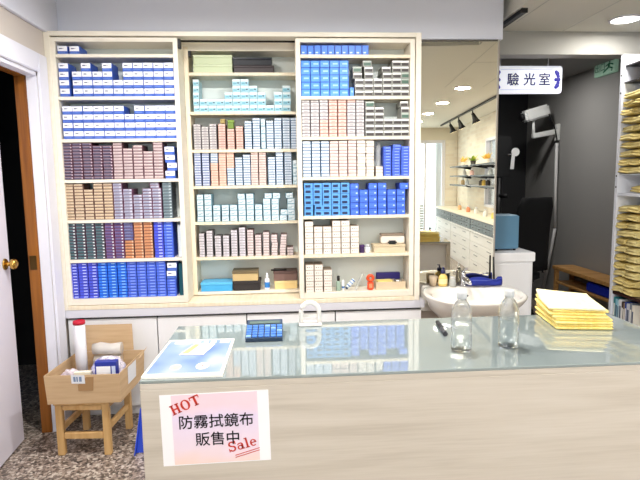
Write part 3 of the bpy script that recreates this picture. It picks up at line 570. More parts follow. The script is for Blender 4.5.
# ------------------------------------------------------------------ notice on the counter front
M_red = mat('ink_red', (196,52,36), .6); M_ink = mat('ink_black', (40,36,44), .6)
M_pink = mat('pink_print', (238,214,232), .7)
n, l, b = nodes(M_pink)
tc = n.new('ShaderNodeTexCoord'); sep = n.new('ShaderNodeSeparateXYZ'); l.new(tc.outputs['Generated'], sep.inputs[0])
nz = n.new('ShaderNodeTexNoise'); nz.inputs['Scale'].default_value = 2.5; l.new(tc.outputs['Generated'], nz.inputs['Vector'])
ma = n.new('ShaderNodeMath'); ma.operation = 'MULTIPLY_ADD'; ma.inputs[1].default_value = .35; l.new(nz.outputs['Fac'], ma.inputs[0]); l.new(sep.outputs['Z'], ma.inputs[2])
l.new(ramp(M_pink, ma.outputs[0], [(.12,(240,210,196)), (.4,(236,216,228)), (.8,(228,214,238)), (1.0,(238,210,222))]), b.inputs['Base Color'])
pc = [hit(160,394.5,1,CY0), hit(268,389,1,CY0), hit(270.6,460,1,CY0), hit(163.8,467,1,CY0)]
pcen = sum((Vector(p) for p in pc), Vector())/4; yN = CY0-.0012
ux = ((pc[1]-pc[0])+(pc[2]-pc[3])).normalized(); uz = Vector((-ux.z, 0, ux.x)); 
pw, ph_ = .296, .205
def on(uq, vq, d=0): return Vector((pcen.x, yN-d, pcen.z))+ux*uq+uz*vq
nt = thing('notice', (pcen.x, yN, pcen.z-ph_/2), 'white and pink paper sale notice taped to the counter front', 'notice')
MB().prism([on(-pw/2,-ph_/2), on(pw/2,-ph_/2), on(pw/2,ph_/2), on(-pw/2,ph_/2)], (0,.0010,0)).build('sheet', M_paper, nt)
MB().prism([on(-.117,-.1,.0002), on(.117,-.1,.0002), on(.117,.1,.0002), on(-.117,.1,.0002)], (0,.0002,0)).build('pink_print', M_pink, nt)
text('lettering', '防霧拭鏡布', .0415, M_ink, nt, on(.002,.0185,.001), ux, uz, .55)
text('lettering', '販售中', .0415, M_ink, nt, on(.004,-.0325,.001), ux, uz, .55)
def rot(a): return (ux*math.cos(a)+uz*math.sin(a), uz*math.cos(a)-ux*math.sin(a))
# serif red HOT and Sale: strokes as polygons in a unit letter box
def strokes(name, items, org, ang, s, m):
    a_, b_ = rot(ang); mb = MB()
    for poly in items:
        mb.prism([Vector(org)+a_*(x*s)+b_*(y*s)-Vector((0,.0012,0)) for x, y in poly], (0,.0006,0))
    return mb.build(name, m, nt)
def R_(x0, y0, x1, y1): return [(x0,y0), (x1,y0), (x1,y1), (x0,y1)]
def ringp(cx, cy, rx, ry, tx, ty, a0=0, a1=2*PI, k=14):
    out = []
    for i in range(k):
        p, q = a0+(a1-a0)*i/k, a0+(a1-a0)*(i+1)/k
        out.append([(cx+rx*math.cos(p), cy+ry*math.sin(p)), (cx+rx*math.cos(q), cy+ry*math.sin(q)), (cx+(rx-tx)*math.cos(q), cy+(ry-ty)*math.sin(q)), (cx+(rx-tx)*math.cos(p), cy+(ry-ty)*math.sin(p))])
    return out
hot = [R_(0.1,0,.3,1), R_(.62,0,.82,1), R_(.3,.43,.62,.57), R_(0,0,.4,.1), R_(0,.9,.4,1), R_(.52,0,.92,.1), R_(.52,.9,.92,1)] + ringp(1.48,.5,.46,.53,.22,.1) + \
      [R_(2.38,0,2.6,1), R_(2.27,0,2.71,.1), R_(2.02,.86,2.96,1), R_(2.02,.66,2.1,.9), R_(2.88,.66,2.96,.9)]
strokes('red_word', hot, on(-.113,.043), math.radians(22), .0285, M_red)
sale = ringp(.36,.74,.33,.27,.17,.12,PI*.1,PI*1.5,10) + ringp(.36,.28,.33,.29,.17,.12,-PI*.9,PI*.5,10) + [R_(.64,.66,.74,1), R_(0,0,.09,.34)] + \
       ringp(1.08,.22,.26,.23,.13,.09) + [R_(1.22,.0,1.4,.5), R_(1.36,0,1.5,.09)] + ringp(1.12,.5,.27,.18,.12,.09,0,PI,8) + \
       [R_(1.68,0,1.86,1), R_(1.58,0,1.96,.09), R_(1.58,.92,1.86,1)] + ringp(2.36,.34,.31,.35,.15,.09,.05,PI*1.75,12) + [R_(2.1,.32,2.66,.42)]
strokes('red_word', sale, on(.035,-.073), math.radians(13), .0295, M_red)
for q in (-.083, -.0895):
    strokes('underline', [R_(0,0,2.6,.07)], on(.05,q), math.radians(15), .027, M_red)

# ------------------------------------------------------------------ things on the counter
TZ = CZT+.0004
# poster board with blue sky print
q = [hit(170,342.3,2,TZ), hit(234.5,340.5,2,TZ), hit(222.5,377,2,TZ), hit(141,379.5,2,TZ)]
q = [Vector((p.x, p.y, 0)) for p in q]
pcn = sum(q, Vector())/4; pcn.z = TZ
pb = thing('poster_board', pcn, 'blue sky printed poster board lying at left end of the counter', 'poster')
def qq(u, v, z): 
    p = q[3]*(1-u)*(1-v)+q[2]*u*(1-v)+q[1]*u*v+q[0]*(1-u)*v; return Vector((p.x, p.y, z))
MB().prism([qq(0,0,TZ), qq(1,0,TZ), qq(1,1,TZ), qq(0,1,TZ)], (0,0,.007)).build('board', C('boardwhite', (244,242,236)), pb)
M_sky2 = mat('sky_print', (150,180,232), .35)
n, l, b = nodes(M_sky2); nz = n.new('ShaderNodeTexNoise'); nz.inputs['Scale'].default_value = 2.2; nz.inputs['Detail'].default_value = 1
tc = n.new('ShaderNodeTexCoord'); l.new(tc.outputs['Generated'], nz.inputs['Vector'])
l.new(ramp(M_sky2, nz.outputs['Fac'], [(.25,(92,124,206)), (.5,(138,160,218)), (.78,(206,202,228))]), b.inputs['Base Color'])
z1 = TZ+.0073
MB().prism([qq(.03,.06,z1), qq(.96,.06,z1), qq(.97,.97,z1), qq(.03,.97,z1)], (0,0,.0002)).build('sky_print', M_sky2, pb)
mb = MB()
for k, (a, c) in enumerate(((.12,.26),(.29,.36),(.40,.50),(.56,.62),(.66,.74),(.80,.94))):
    mb.prism([qq(a,.86,z1+.0004), qq(c,.86,z1+.0004), qq(c,.94,z1+.0004), qq(a,.94,z1+.0004)], (0,0,.0002))
mb.build('white_headline', W_, pb)
mb = MB()
for s in (1, -1): mb.prism([qq(.7+.045*s*-1,.16,z1+.0004), qq(.7+.012-.045*s,.16,z1+.0004), qq(.7+.045*s+.012,.28,z1+.0004), qq(.7+.045*s,.28,z1+.0004)], (0,0,.0002))
mb.build('red_cross_mark', M_red, pb)
MB().prism([qq(.36+.07*math.cos(k*PI/6),.2+.07*math.sin(k*PI/6),z1+.0004) for k in range(12)], (0,0,.0002)).build('yellow_picture', C('sunyellow', (244,222,168)), pb)
MB().prism([qq(.7+.085*math.cos(k*PI/8),.22+.085*math.sin(k*PI/8),z1+.00025) for k in range(16)], (0,0,.00012)).build('white_roundel', W_, pb)
lf = MB(); zl = z1+.001
lfq = [qq(.3,.52,zl), qq(.64,.5,zl), qq(.74,.82,zl), qq(.44,.85,zl)]
ll = thing('leaflet', (lfq[0]+lfq[2])/2, 'pale yellow leaflet lying on the blue poster board', 'leaflet')
MB().prism(lfq, (0,0,.0012)).build('sheet', C('leafyellow', (250,240,204)), ll)
mb = MB()
def lq(u, v, z=.0014): p = lfq[0]*(1-u)*(1-v)+lfq[1]*u*(1-v)+lfq[2]*u*v+lfq[3]*(1-u)*v; return Vector((p.x, p.y, zl+z))
for k in range(5): mb.prism([lq(.4,.14+.16*k), lq(.9,.14+.16*k), lq(.9,.22+.16*k), lq(.4,.22+.16*k)], (0,0,.0002))
mb.build('printed_lines', C('leafline', (226,208,168)), ll)
MB().prism([lq(.04,.1), lq(.3,.1), lq(.3,.9), lq(.04,.9)], (0,0,.0002)).build('picture_strip', C('leafgold', (238,206,120)), ll)

# calculator
ca, cb_, cc, cd = hit(247,342,2,TZ), hit(281,341,2,TZ), hit(284,327,2,TZ+.03), hit(250,326.5,2,TZ+.03)
cal = thing('calculator', ((ca.x+cb_.x)/2, ca.y+.04, TZ), 'dark blue desk calculator with blue keys, centre of counter', 'calculator')
cw = .062; cxm = (ca.x+cb_.x)/2+.0; cy = ca.y-.004; tl = math.radians(17)
uy = Vector((0, math.cos(tl), math.sin(tl))); un = Vector((0, -math.sin(tl), math.cos(tl))); org = Vector((cxm, cy, TZ+.008))
MB().prism([(cxm-cw, cy+.002, TZ+.0002), (cxm-cw, cy+.125, TZ+.0002), (cxm-cw, cy+.125, TZ+.042), (cxm-cw, cy, TZ+.012)], (2*cw,0,0)).build('case', C('calccase', (42,60,84)), cal)
uy = Vector((0, .125, .03)).normalized(); un = Vector((0, -uy.z, uy.y)); org = Vector((cxm, cy, TZ+.012))
for r in range(5):
    for k in range(6):
        p = org+Vector((-.0515+.0206*k, 0, 0))+uy*(.012+.0165*r)+un*.002
        MB().obox(p, .0085, .0062, .0028, (1,0,0), uy, un, None, .0012).build('key', C('calckey', (70,120,200)) if (k+r) % 7 else C('calckey2', (120,160,220)), cal)
MB().obox(org+uy*.106+un*.001, .052, .009, .0015, (1,0,0), uy, un).build('display', C('calcdisplay', (96,112,108), .2), cal)

# bottles of cleaner
def water_bottle(px, py, w, h, label):
    p = hit(px, py, 2, TZ); x, y = p.x, p.y; r = w/2
    t = thing('clear_bottle', (x, y, TZ), label, 'bottle', 'clear bottles on the counter')
    MB().lathe((x, y, TZ+.0004), [(.004,.003),(r*.8,0),(r*.98,.004),(r,.012),(r,h*.22),(r*.96,h*.235),(r,h*.25),(r,h*.62),(r*.94,h*.7),(r*.72,h*.79),(r*.42,h*.86),(r*.4,h*.885),(r*.34,h*.885),(r*.36,h*.855),(r*.66,h*.785),(r*.87,h*.7),(r*.92,h*.62),(r*.92,.014),(r*.8,.007),(.003,.007)], seg=32).build('body', M_clear, t)
    MB().lathe((x, y, TZ+h*.885+.0006), [(r*.46,0),(r*.47,.004),(r*.47,h*.1),(r*.4,h*.115),(.002,h*.117)], seg=24).build('cap', M_frost, t)
    return t
water_bottle(461, 350.5, .064, .186, 'clear plastic bottle on the counter, nearer the black marker')
water_bottle(508, 346.5, .062, .182, 'clear plastic bottle on the counter, nearer the yellow cloths')
# marker
p0, p1 = hit(437.5,322,2,TZ+.008), hit(445.5,334,2,TZ+.008); dd = p1-p0
mk = thing('marker_pen', (p0+p1)/2-Vector((0,0,.008)), 'black marker pen lying beside the left clear bottle', 'pen')
MB().tube([p0, p0+dd*.6], .0075, seg=14).build('barrel', M_black, mk)
MB().tube([p0+dd*.6, p1], .0082, seg=14).build('cap', mat('dark_grey_plastic', (54,54,60), .4), mk)
a = hit(447, 326, 2, TZ)
tag(MB().rbox(a.x, a.y, TZ, TZ+.003, .012, .022, .5, None, .0006).build('price_tag', M_paper, at=(a.x, a.y, TZ)), 'tiny white paper tag beside the black marker', 'tag')
# yellow cloths: a stack of single folded cloths
M_yc = noise_mat('yellow_microfibre', (253,231,148), (249,221,124), (60,60,60), .9, bump=.3)
M_yc2 = noise_mat('pale_yellow_microfibre', (254,243,202), (252,236,178), (60,60,60), .9, bump=.3)
cl0 = hit(576, 331, 2, TZ)
def cloth(k, z, cx, cy, hx, hy, rz, lift, m, label):
    t = tag(None or bpy.data.objects.new('folded_cloth', None), label, 'cloth', 'folded yellow cloths on the counter')
    bpy.data.objects.remove(t)
    nx, ny = 10, 8; mb = MB(); th = .0092
    def P_(i, j, top):
        u, v = i/nx*2-1, j/ny*2-1
        e = .0016*math.sin(3.1*u+k)+.0012*math.sin(4.3*v+2*k)
        zz_ = z+(th if top else 0)+lift*max(0, u*-.2+v*.9-.3)**2*(1 if top else .8)
        rr = 1-.012*((1-u*u)+(1-v*v))*0
        X, Y2 = hx*u*(1+e), hy*v*(1+e)
        return (cx+X*math.cos(rz)-Y2*math.sin(rz), cy+X*math.sin(rz)+Y2*math.cos(rz), zz_)
    T = [[mb.bm.verts.new(P_(i, j, True)) for j in range(ny+1)] for i in range(nx+1)]
    B = [[mb.bm.verts.new(P_(i, j, False)) for j in range(ny+1)] for i in range(nx+1)]
    for i in range(nx):
        for j in range(ny):
            mb.bm.faces.new((T[i][j], T[i+1][j], T[i+1][j+1], T[i][j+1])); mb.bm.faces.new((B[i][j], B[i][j+1], B[i+1][j+1], B[i+1][j]))
    def midp(a, b, out):
        c = (a.co+b.co)/2; d = Vector((c.x-cx, c.y-cy, 0)).normalized()*.004; return mb.bm.verts.new(c+d)
    loop = [(i, 0) for i in range(nx)]+[(nx, j) for j in range(ny)]+[(i, ny) for i in range(nx, 0, -1)]+[(0, j) for j in range(ny, 0, -1)]
    Mv = [midp(T[i][j], B[i][j], 1) for i, j in loop]
    for a_ in range(len(loop)):
        b_ = (a_+1) % len(loop); (i, j), (i2, j2) = loop[a_], loop[b_]
        for f in (mb.bm.faces.new((T[i][j], Mv[a_], Mv[b_], T[i2][j2])), mb.bm.faces.new((Mv[a_], B[i][j], B[i2][j2], Mv[b_]))): f.smooth = True
    return tag(mb.build('folded_cloth', m, at=(cx, cy, z)), label, 'cloth', 'folded yellow cloths on the counter')
cx0, cy0 = 2.305, -1.142
names = ['undermost', 'second up', 'third up', 'fourth up', 'fifth up', 'sixth up', 'seventh up', 'uppermost and palest']
zc = TZ+.0003
for k in range(8):
    lab = 'yellow microfibre cloth, %s in the folded stack on the counter' % names[k]
    cloth(k, zc, cx0+[0,.004,-.003,.003,-.006,-.012,-.004,-.012][k], cy0+[0,.004,-.002,.006,.0,.006,.01,.004][k], *((.093, .113) if k < 4 else (.091, .110)), [-.15,-.17,-.14,-.18,-.21,-.24,-.2,-.27][k], 0 if k < 6 else .012 if k < 7 else .03, M_yc if k < 7 else M_yc2, lab)
    zc += .0097
# white arched dispenser at the back edge
ap = hit(310, 320.5, 2, TZ); ay = CY1-.035
ax = hit(310, 312, 1, ay).x
arch = thing('tape_dispenser', (ax, ay, TZ), 'small white arched plastic dispenser at back edge of the counter', 'dispenser')
outp = [(ax+.033*math.cos(PI*k/12), ay, TZ+.048+.036*math.sin(PI*k/12)) for k in range(13)]
path = [(ax+.033, ay, TZ+.009)]+outp+[(ax-.033, ay, TZ+.009)]
MB().tube(path, .0085, seg=12).build('arch', C('ivoryplastic', (238,234,230), .3), arch)
MB().box(ax-.042, ax+.042, ay-.03, ay+.03, TZ+.0002, TZ+.009, None, .003).build('base', C('ivoryplastic', (238,234,230), .3), arch)
MB().tube([(ax-.026, ay, TZ+.035), (ax+.026, ay, TZ+.035)], .007).build('spindle', C('ivoryplastic', (238,234,230), .3), arch)

# ------------------------------------------------------------------ stool and cardboard box
FX, FYs = .082, -.385; SW, SD, SHt = .28, .285, .285
st = thing('wooden_stool', (.22, -.25, 0), 'low pine stool carrying the cardboard box', 'stool')
zS = .285
legs = [(.105, -.376), (.338, -.392), (.128, -.108), (.362, -.120)]
for x, y in legs:
    MB().box(x-.017, x+.017, y-.016, y+.016, 0, zS-.016, None, .003).build('leg', M_pine, st)
MB().prism([(.085,-.40,zS-.016), (.36,-.416,zS-.016), (.385,-.096,zS-.016), (.108,-.085,zS-.016)], (0,0,.016)).build('seat', M_pine, st)
def rail(a, c, z0, z1, t=.01):
    p, r = Vector((*legs[a], (z0+z1)/2)), Vector((*legs[c], (z0+z1)/2)); d = (r-p); Ln = d.length; d.normalize()
    MB().obox((p+r)/2, Ln/2-.019, t, (z1-z0)/2, d, Vector((-d.y,d.x,0)), (0,0,1), None, .002).build('rail', M_pine, st)
rail(0, 1, .085, .118); rail(2, 3, .17, .2); rail(0, 2, .12, .15); rail(1, 3, .12, .15)
rail(0, 1, .235, .262); rail(1, 3, .235, .262); rail(0, 2, .235, .262); rail(2, 3, .235, .262)
# box: tapered open carton
B0 = [Vector((.072,-.425,zS)), Vector((.425,-.432,zS)), Vector((.448,-.09,zS)), Vector((.095,-.08,zS))]
B1 = [Vector((.066,-.432,zS+.148)), Vector((.428,-.44,zS+.148)), Vector((.455,-.082,zS+.150)), Vector((.09,-.072,zS+.150))]
cbx = thing('cardboard_box', (.26, -.255, zS), 'open cardboard box full of packaging on the low pine stool', 'box')
cen0 = sum(B0, Vector())/4
mb = MB()
for i in range(4):
    j = (i+1) % 4
    def inn(p): d = Vector((cen0.x-p.x, cen0.y-p.y, 0)).normalized()*.0065; return p+d
    a, b_, c, d = B0[i]+Vector((0,0,.0005)), B0[j]+Vector((0,0,.0005)), B1[j], B1[i]
    mb.rings([[a, b_, c, d], [inn(a), inn(b_), inn(c), inn(d)]], None, True, True, False)
mb.prism([inn(p)+Vector((0,0,.0005)) for p in B0], (0,0,.005))
mb.build('body', M_kraft, cbx)
bf = [B1[3]+Vector((.0,.002,-.0)), B1[2]+Vector((-.06,.006,0)), Vector((.39,-.066,zS+.295)), Vector((.082,-.062,zS+.295))]
MB().prism(bf, (0,.005,0)).build('back_flap', M_kraft, cbx)
lfp = [B1[3]+Vector((-.003,0,0)), B1[0]+Vector((-.003,0,0)), Vector((.035,-.425,zS+.125)), Vector((.058,-.08,zS+.125))]
MB().prism([B1[2]+Vector((.003,-.01,0)), B1[2]+Vector((.003,-.15,0)), Vector((.478,-.24,zS+.16)), Vector((.476,-.1,zS+.175))], (.003,0,.003)).build('side_flap', M_kraft, cbx)
def onf(u, v, d=.0012): 
    p = B0[0]*(1-u)*(1-v)+B0[1]*u*(1-v)+B1[1]*u*v+B1[0]*(1-u)*v; return p+Vector((-.0,-d,0))
MB().prism([onf(.36,.72), onf(.54,.70), onf(.54,1.0), onf(.36,1.02)], (0,-.0006,0)).build('paper_label', C('lblpaper', (226,228,234)), cbx)
mb = MB()
for k, (a, c) in enumerate(((.39,.42),(.43,.45),(.465,.5))): mb.prism([onf(a,.78,.002), onf(c,.78,.002), onf(c,.95,.002), onf(a,.95,.002)], (0,-.0004,0))
mb.build('label_print', C('lblink', (120,140,170)), cbx)
MB().prism([onf(.44,.45), onf(.64,.45), onf(.66,.93), onf(.56,.93), onf(.44,.66)], (0,-.0005,0)).build('packing_tape', C('ptape', (168,132,92), .25), cbx)
def ons(u, v, d=.0015): 
    p = B0[1]*(1-u)*(1-v)+B0[2]*u*(1-v)+B1[2]*u*v+B1[1]*(1-u)*v; return p+Vector((d,0,0))
MB().prism([ons(.3,.35), ons(.62,.35), ons(.62,.95), ons(.3,.95)], (.0006,0,0)).build('paper_label', C('lblpaper', (226,228,234)), cbx)
zi = zS+.007
cyl = hit(78, 360, 1, -.22)
cn = thing('canister', (.155, -.22, zi), 'tall white canister with red lid standing in the cardboard box', 'canister')
MB().lathe((.165, -.215, zi), [(.002,0),(.029,0),(.029,.335),(.027,.337)], seg=24).build('body', C('canwhite', (240,240,244)), cn)
MB().lathe((.165, -.215, zi+.3375), [(.0305,0),(.0305,.016),(.026,.018),(.025,.0125),(.002,.0125)], seg=24).build('lid', C('canred', (196,28,52)), cn)
bx_ = thing('booklet_box', (.37, -.375, zi), 'navy and white box standing in front of cardboard box contents', 'box')
MB().box(.300, .405, -.405, -.365, zi, zi+.192, None, .002).build('carton', C('bknavy', (36,52,150)), bx_)
MB().box(.308, .376, -.4062, -.405, zi+.02, zi+.170).build('white_front', W_, bx_)
MB().box(.382, .4, -.4062, -.405, zi+.02, zi+.170).build('white_front', C('bkpale',(206,216,240)), bx_)
# crumpled clear bags with cloth/plastic inside
def crumple(name, c, r, m, label, cat, sx=1, sy=1, sz=.6, seed=1):
    rnd = random.Random(seed); mb = MB(); bmesh.ops.create_icosphere(mb.bm, subdivisions=4, radius=1)
    ph = [(rnd.uniform(3,9), Vector((rnd.uniform(-1,1), rnd.uniform(-1,1), rnd.uniform(-1,1))).normalized(), rnd.uniform(0,6)) for _ in range(9)]
    for v in mb.bm.verts:
        k = sum(abs(math.sin(f*v.co.dot(d)+o)) for f, d, o in ph)/9 + .12*abs(math.sin(14*v.co.dot(ph[0][1])+3*v.co.dot(ph[1][1])))
        q_ = v.co*(.72+.42*k); v.co = Vector((c[0]+q_.x*r*sx, c[1]+q_.y*r*sy, c[2]+r*sz*1.14+q_.z*r*sz))
    return tag(mb.build(name, m, at=c), label, cat)
M_bag = noise_mat('printed_polybag', (226,220,230), (160,160,205), (26,26,26), .25, lo=.42, hi=.62)
n, l, b = nodes(M_bag); b.inputs['Coat Weight'].default_value = 1
M_bag2 = noise_mat('pink_polybag', (214,206,210), (176,150,160), (30,30,30), .25, lo=.42, hi=.62)
M_bub = mat('bubble_wrap', (226,222,216), .2, alpha=.75, coat=1)
crumple('plastic_bag', (.315, -.26, zi), .08, M_bag, 'crumpled plastic bag heaped at right in the cardboard box', 'bag', 1.08, 1.05, .98, 3)
crumple('plastic_bag', (.155, -.345, zi), .058, M_bag2, 'crumpled pinkish plastic bag at front left in the cardboard box', 'bag', .9, 1.0, 1.1, 5)
fr_ = thing('film_roll', (.27, -.13, zi), 'roll of clear wrapping film against the cardboard back flap', 'roll')
for k in range(2):
    MB().tube([(.205, -.134, zi+.0345+.07*k), (.345, -.131, zi+.0345+.07*k)], .034, seg=18).build('core', C('rollcore%d' % k, (214,204,190)), fr_)
MB().tube([(.20, -.134, zi+.174), (.24, -.132, zi+.177), (.29, -.132, zi+.171), (.35, -.13, zi+.173)], [.031,.034,.030,.033], seg=18).build('film', M_bub, fr_)

tag(MB().rbox(.235, -.385, zi+.0005, zi+.142, .04, .012, .05, None, .002).build('paper_pack', C('packivory', (240,234,214)), at=(.235, -.385, zi)), 'ivory paper pack just inside front rim of the cardboard box', 'pack')
# blue dustpan and white bag behind the counter's left end
dX = hit(136, 452, 2, .002).x; dY = -.40
dp = thing('dustpan', (dX+.07, dY, 0), 'blue dustpan standing upright behind the left end of the counter', 'dustpan')
MB().prism([(dX, dY, .001), (dX+.16, dY, .001), (dX+.12, dY+.05, .22), (dX+.025, dY+.05, .22)], (0,.012,0)).prism([(dX, dY-.03, .001), (dX+.005, dY-.03, .001), (dX+.03, dY+.03, .22), (dX+.025, dY+.03, .22)], (0,.03,0)).build('pan', C('dustblue', (44,76,196)), dp)
MB().tube([(dX+.07, dY+.055, .21), (dX+.07, dY+.07, .36)], .012).build('handle', C('dustwhite', (226,230,240)), dp)

# ------------------------------------------------------------------ mirror and wash basin
ma_ = math.radians(-3.1)
mr = thing('wall_mirror', (2.30, .13, .74), 'tall frameless mirror above the wash basin', 'mirror')
def mp(s, z, d=0):    # s from the left end along the mirror, d out of its face
    return Vector((2.068, .149, z))+Vector((math.cos(ma_), math.sin(ma_), 0))*s+Vector((math.sin(ma_), -math.cos(ma_), 0))*d
MWd = .450
mb = MB()
mb.prism([mp(0,.72), mp(MWd,.72), mp(MWd,SZ-.004), mp(0,SZ-.004)], Vector((-math.sin(ma_), math.cos(ma_), 0))*.005)
mb.build('mirror_glass', mat('silvered_mirror', (236,232,216), .0, metal=1), mr)
MB().prism([mp(0,SZ-.014,.0012), mp(MWd,SZ-.014,.0012), mp(MWd,SZ-.004,.0012), mp(0,SZ-.004,.0012)], Vector((-math.sin(ma_), math.cos(ma_), 0))*.001).build('top_edge', mat('mirror_edge', (96,92,84), .4), mr)
MB().prism([mp(MWd,.72), mp(MWd+.004,.72), mp(MWd+.004,SZ-.004), mp(MWd,SZ-.004)], Vector((-math.sin(ma_), math.cos(ma_), 0))*.006).build('side_edge', mat('mirror_side', (190,188,176), .3), mr)
# basin
SXc, SYc, SZr = 2.318, -.105, .709
bs = thing('wash_basin', (SXc, .0, .5), 'white ceramic wall hung wash basin below the mirror', 'basin')
def ring_(rx, ry, z, yc=SYc, back=.138, n_=48):
    out = []
    for k in range(n_):
        a = 2*PI*k/n_; x = SXc+rx*math.copysign(abs(math.cos(a))**.85, math.cos(a)); y = yc+ry*math.copysign(abs(math.sin(a))**.9, math.sin(a))
        out.append((x, min(y, back), z))
    return out
R0 = [ring_(.02,.02,SZr-.21,.04), ring_(.11,.11,SZr-.2,.03), ring_(.17,.17,SZr-.165,.0), ring_(.235,.22,SZr-.10,-.05), ring_(.262,.245,SZr-.04), ring_(.281,.262,SZr-.012), ring_(.283,.264,SZr-.003),
      ring_(.274,.255,SZr+.003), ring_(.25,.21,SZr-.002,SYc-.025,.06), ring_(.24,.196,SZr-.012,SYc-.028,.055), ring_(.235,.175,SZr-.06,SYc-.03,.045), ring_(.17,.13,SZr-.115,SYc-.03,.03), ring_(.05,.05,SZr-.14,SYc-.03), ring_(.012,.012,SZr-.142,SYc-.03)]
MB().rings(R0).build('bowl', M_ceramic, bs)
MB().box(SXc-.24, SXc+.24, .125, .149, SZr-.16, SZr+.0, None, .006).build('wall_plate', M_ceramic, bs)
MB().obox((SXc-.01, .018, SZr-.045), .024, .004, .006, (1,0,0), Vector((0,.92,.38)), Vector((0,-.38,.92)), None, .003).build('overflow_slot', M_dark, bs)
fx = hit(463, 275, 1, .09).x
fc = thing('faucet', (fx, .09, SZr), 'chrome lever faucet on the back of the basin', 'faucet')
fz = SZr+.0035
MB().lathe((fx, .09, fz), [(.026,0),(.026,.006),(.02,.012),(.019,.07),(.016,.082),(.003,.086)], seg=20).build('body', M_chrome, fc)
MB().tube([(fx, .08, fz+.045), (fx, .03, fz+.052), (fx, -.025, fz+.042), (fx, -.035, fz+.03)], [.012,.0115,.011,.010], seg=14).build('spout', M_chrome, fc)
MB().tube([(fx, .09, fz+.084), (fx, .075, fz+.098), (fx+.01, .045, fz+.112)], [.012,.009,.006], seg=12).build('lever', M_chrome, fc)
# trap under the basin
tpx = hit(449, 313, 1, .05).x
tp = thing('drain_trap', (tpx+.06, .08, .3), 'dark drain trap under the basin', 'pipe')
MB().tube([(SXc, .03, SZr-.212), (SXc, .03, .40), (SXc-.005, .04, .37), (SXc, .07, .36), (SXc, .159, .37)], .018, seg=12).build('pipe', mat('dull_pipe', (70,66,60), .4, metal=.6), tp)
# things on the back of the basin
def onrim(x, y=.095): return Vector((hit(x, 280, 1, y).x, y, SZr+.0035))
p = onrim(443)
sb = thing('soap_bottle', p, 'yellow hand soap bottle with dark cap on the basin', 'bottle')
MB().lathe(p, [(.003,0),(.026,0),(.028,.006),(.028,.05),(.024,.062),(.012,.072),(.011,.076)], seg=20, sy=.7).build('body', C('soapyellow', (240,206,120), .25), sb)
MB().lathe(p+Vector((0,0,.077)), [(.014,0),(.014,.018),(.006,.02),(.005,.034)], seg=16).build('cap', C('soapcap', (44,46,92)), sb)
MB().tube([p+Vector((0,0,.111)), p+Vector((-.004,-.028,.109))], .005, seg=10).build('pump_spout', C('soapcap', (44,46,92)), sb)
MB().lathe(p+Vector((.0,0,.014)), [(.0284,0),(.0284,.03)], seg=20, sy=.7, cap=False).build('paper_label', C('soaplabel', (246,226,170)), sb)
p = onrim(452.5, .075)
jr = thing('small_jar', p, 'small grey glass jar beside the soap bottle on the basin', 'jar')
MB().lathe(p, [(.003,0),(.019,0),(.02,.004),(.02,.04),(.015,.046)], seg=18).build('body', C('jargrey', (176,178,174), .15), jr)
MB().lathe(p+Vector((0,0,.0465)), [(.017,0),(.017,.012),(.003,.013)], seg=18).build('lid', C('jarlid2', (206,204,200)), jr)
p = onrim(433, .105)
cp = thing('cup', p, 'tan cup at left back corner of the basin', 'cup')
MB().lathe(p, [(.003,0),(.02,0),(.026,.06),(.024,.06),(.018,.006),(.002,.005)], seg=20).build('body', C('cuptan', (196,176,150)), cp)
MB().tube([p+Vector((.024,0,.05)), p+Vector((.042,0,.044)), p+Vector((.042,0,.022)), p+Vector((.022,0,.014))], .004, seg=8).build('handle', C('cuptan', (196,176,150)), cp)
a, c = hit(467, 282, 1, .03).x, hit(503, 282, 1, .03).x
pcz = SZr+.0035
a += .02
pch = thing('pouch', ((a+c)/2, .06, pcz), 'navy blue soft pouch lying on the right of the basin rim', 'pouch')
rg = []
for k in range(13):
    t = k/12; hh = .022+.006*math.sin(t*5)+(.012 if t > .85 else 0); ww = .03*(1 if 0 < k < 12 else .6)
    rg.append([(a+(c-a)*t, .07+ww*math.cos(2*PI*j/12)-.015*t, pcz+hh+hh*math.sin(2*PI*j/12)) for j in range(12)])
MB().rings(rg).build('fabric_body', M_navy, pch)
MB().tube([(a+.01, .042, pcz+.04), ((a+c)/2, .035, pcz+.036), (c-.01, .026, pcz+.05)], .0025, seg=8).build('zipper', C('zipper', (70,84,170)), pch)
MB().obox((a-.006, .06, pcz+.03), .012, .02, .014, (1,0,0), (0,1,0), (0,0,1), None, .004).build('white_tab', W_, pch)
tpz = hit(497, 262, 1, .10)
tag(MB().tube([(2.515, .085, pcz+.002), (2.511, .095, pcz+.17)], .0055, seg=10).build('toothbrush_handle', M_black, at=(2.53,.09,pcz)), 'thin black stick standing at right edge of the mirror', 'stick')

# ------------------------------------------------------------------ white cabinet and blue box right of the mirror
wc = thing('side_cabinet', (2.72, .42, 0), 'low white cabinet right of the mirror carrying the blue box', 'cabinet')
MB().box(2.558, 2.862, .306, .62, 0, .812, None, .002).build('body', M_lam, wc)
MB().box(2.556, 2.874, .296, .63, .8125, .873, None, .004).build('top', mat('glossy_white', (240,240,242), .2), wc)
MB().box(2.566, 2.848, .298, .3055, .04, .80, None, .002).build('door', M_lam, wc)
bl = thing('blue_speaker', (2.72, .45, .8735), 'steel blue cube shaped unit on the white side cabinet', 'box')
MB().box(2.64, 2.806, .40, .56, .885, 1.106, None, .004).build('housing', mat('steel_blue', (84,126,154), .35), bl)
for x in (2.66, 2.786): MB().lathe((x, .42, .8735), [(.01,0),(.01,.0115)], seg=12).build('foot', M_black, bl)
MB().box(2.648, 2.798, .41, .55, 1.106, 1.11, None, .001).build('top_plate', mat('pale_blue', (150,180,200), .3), bl)

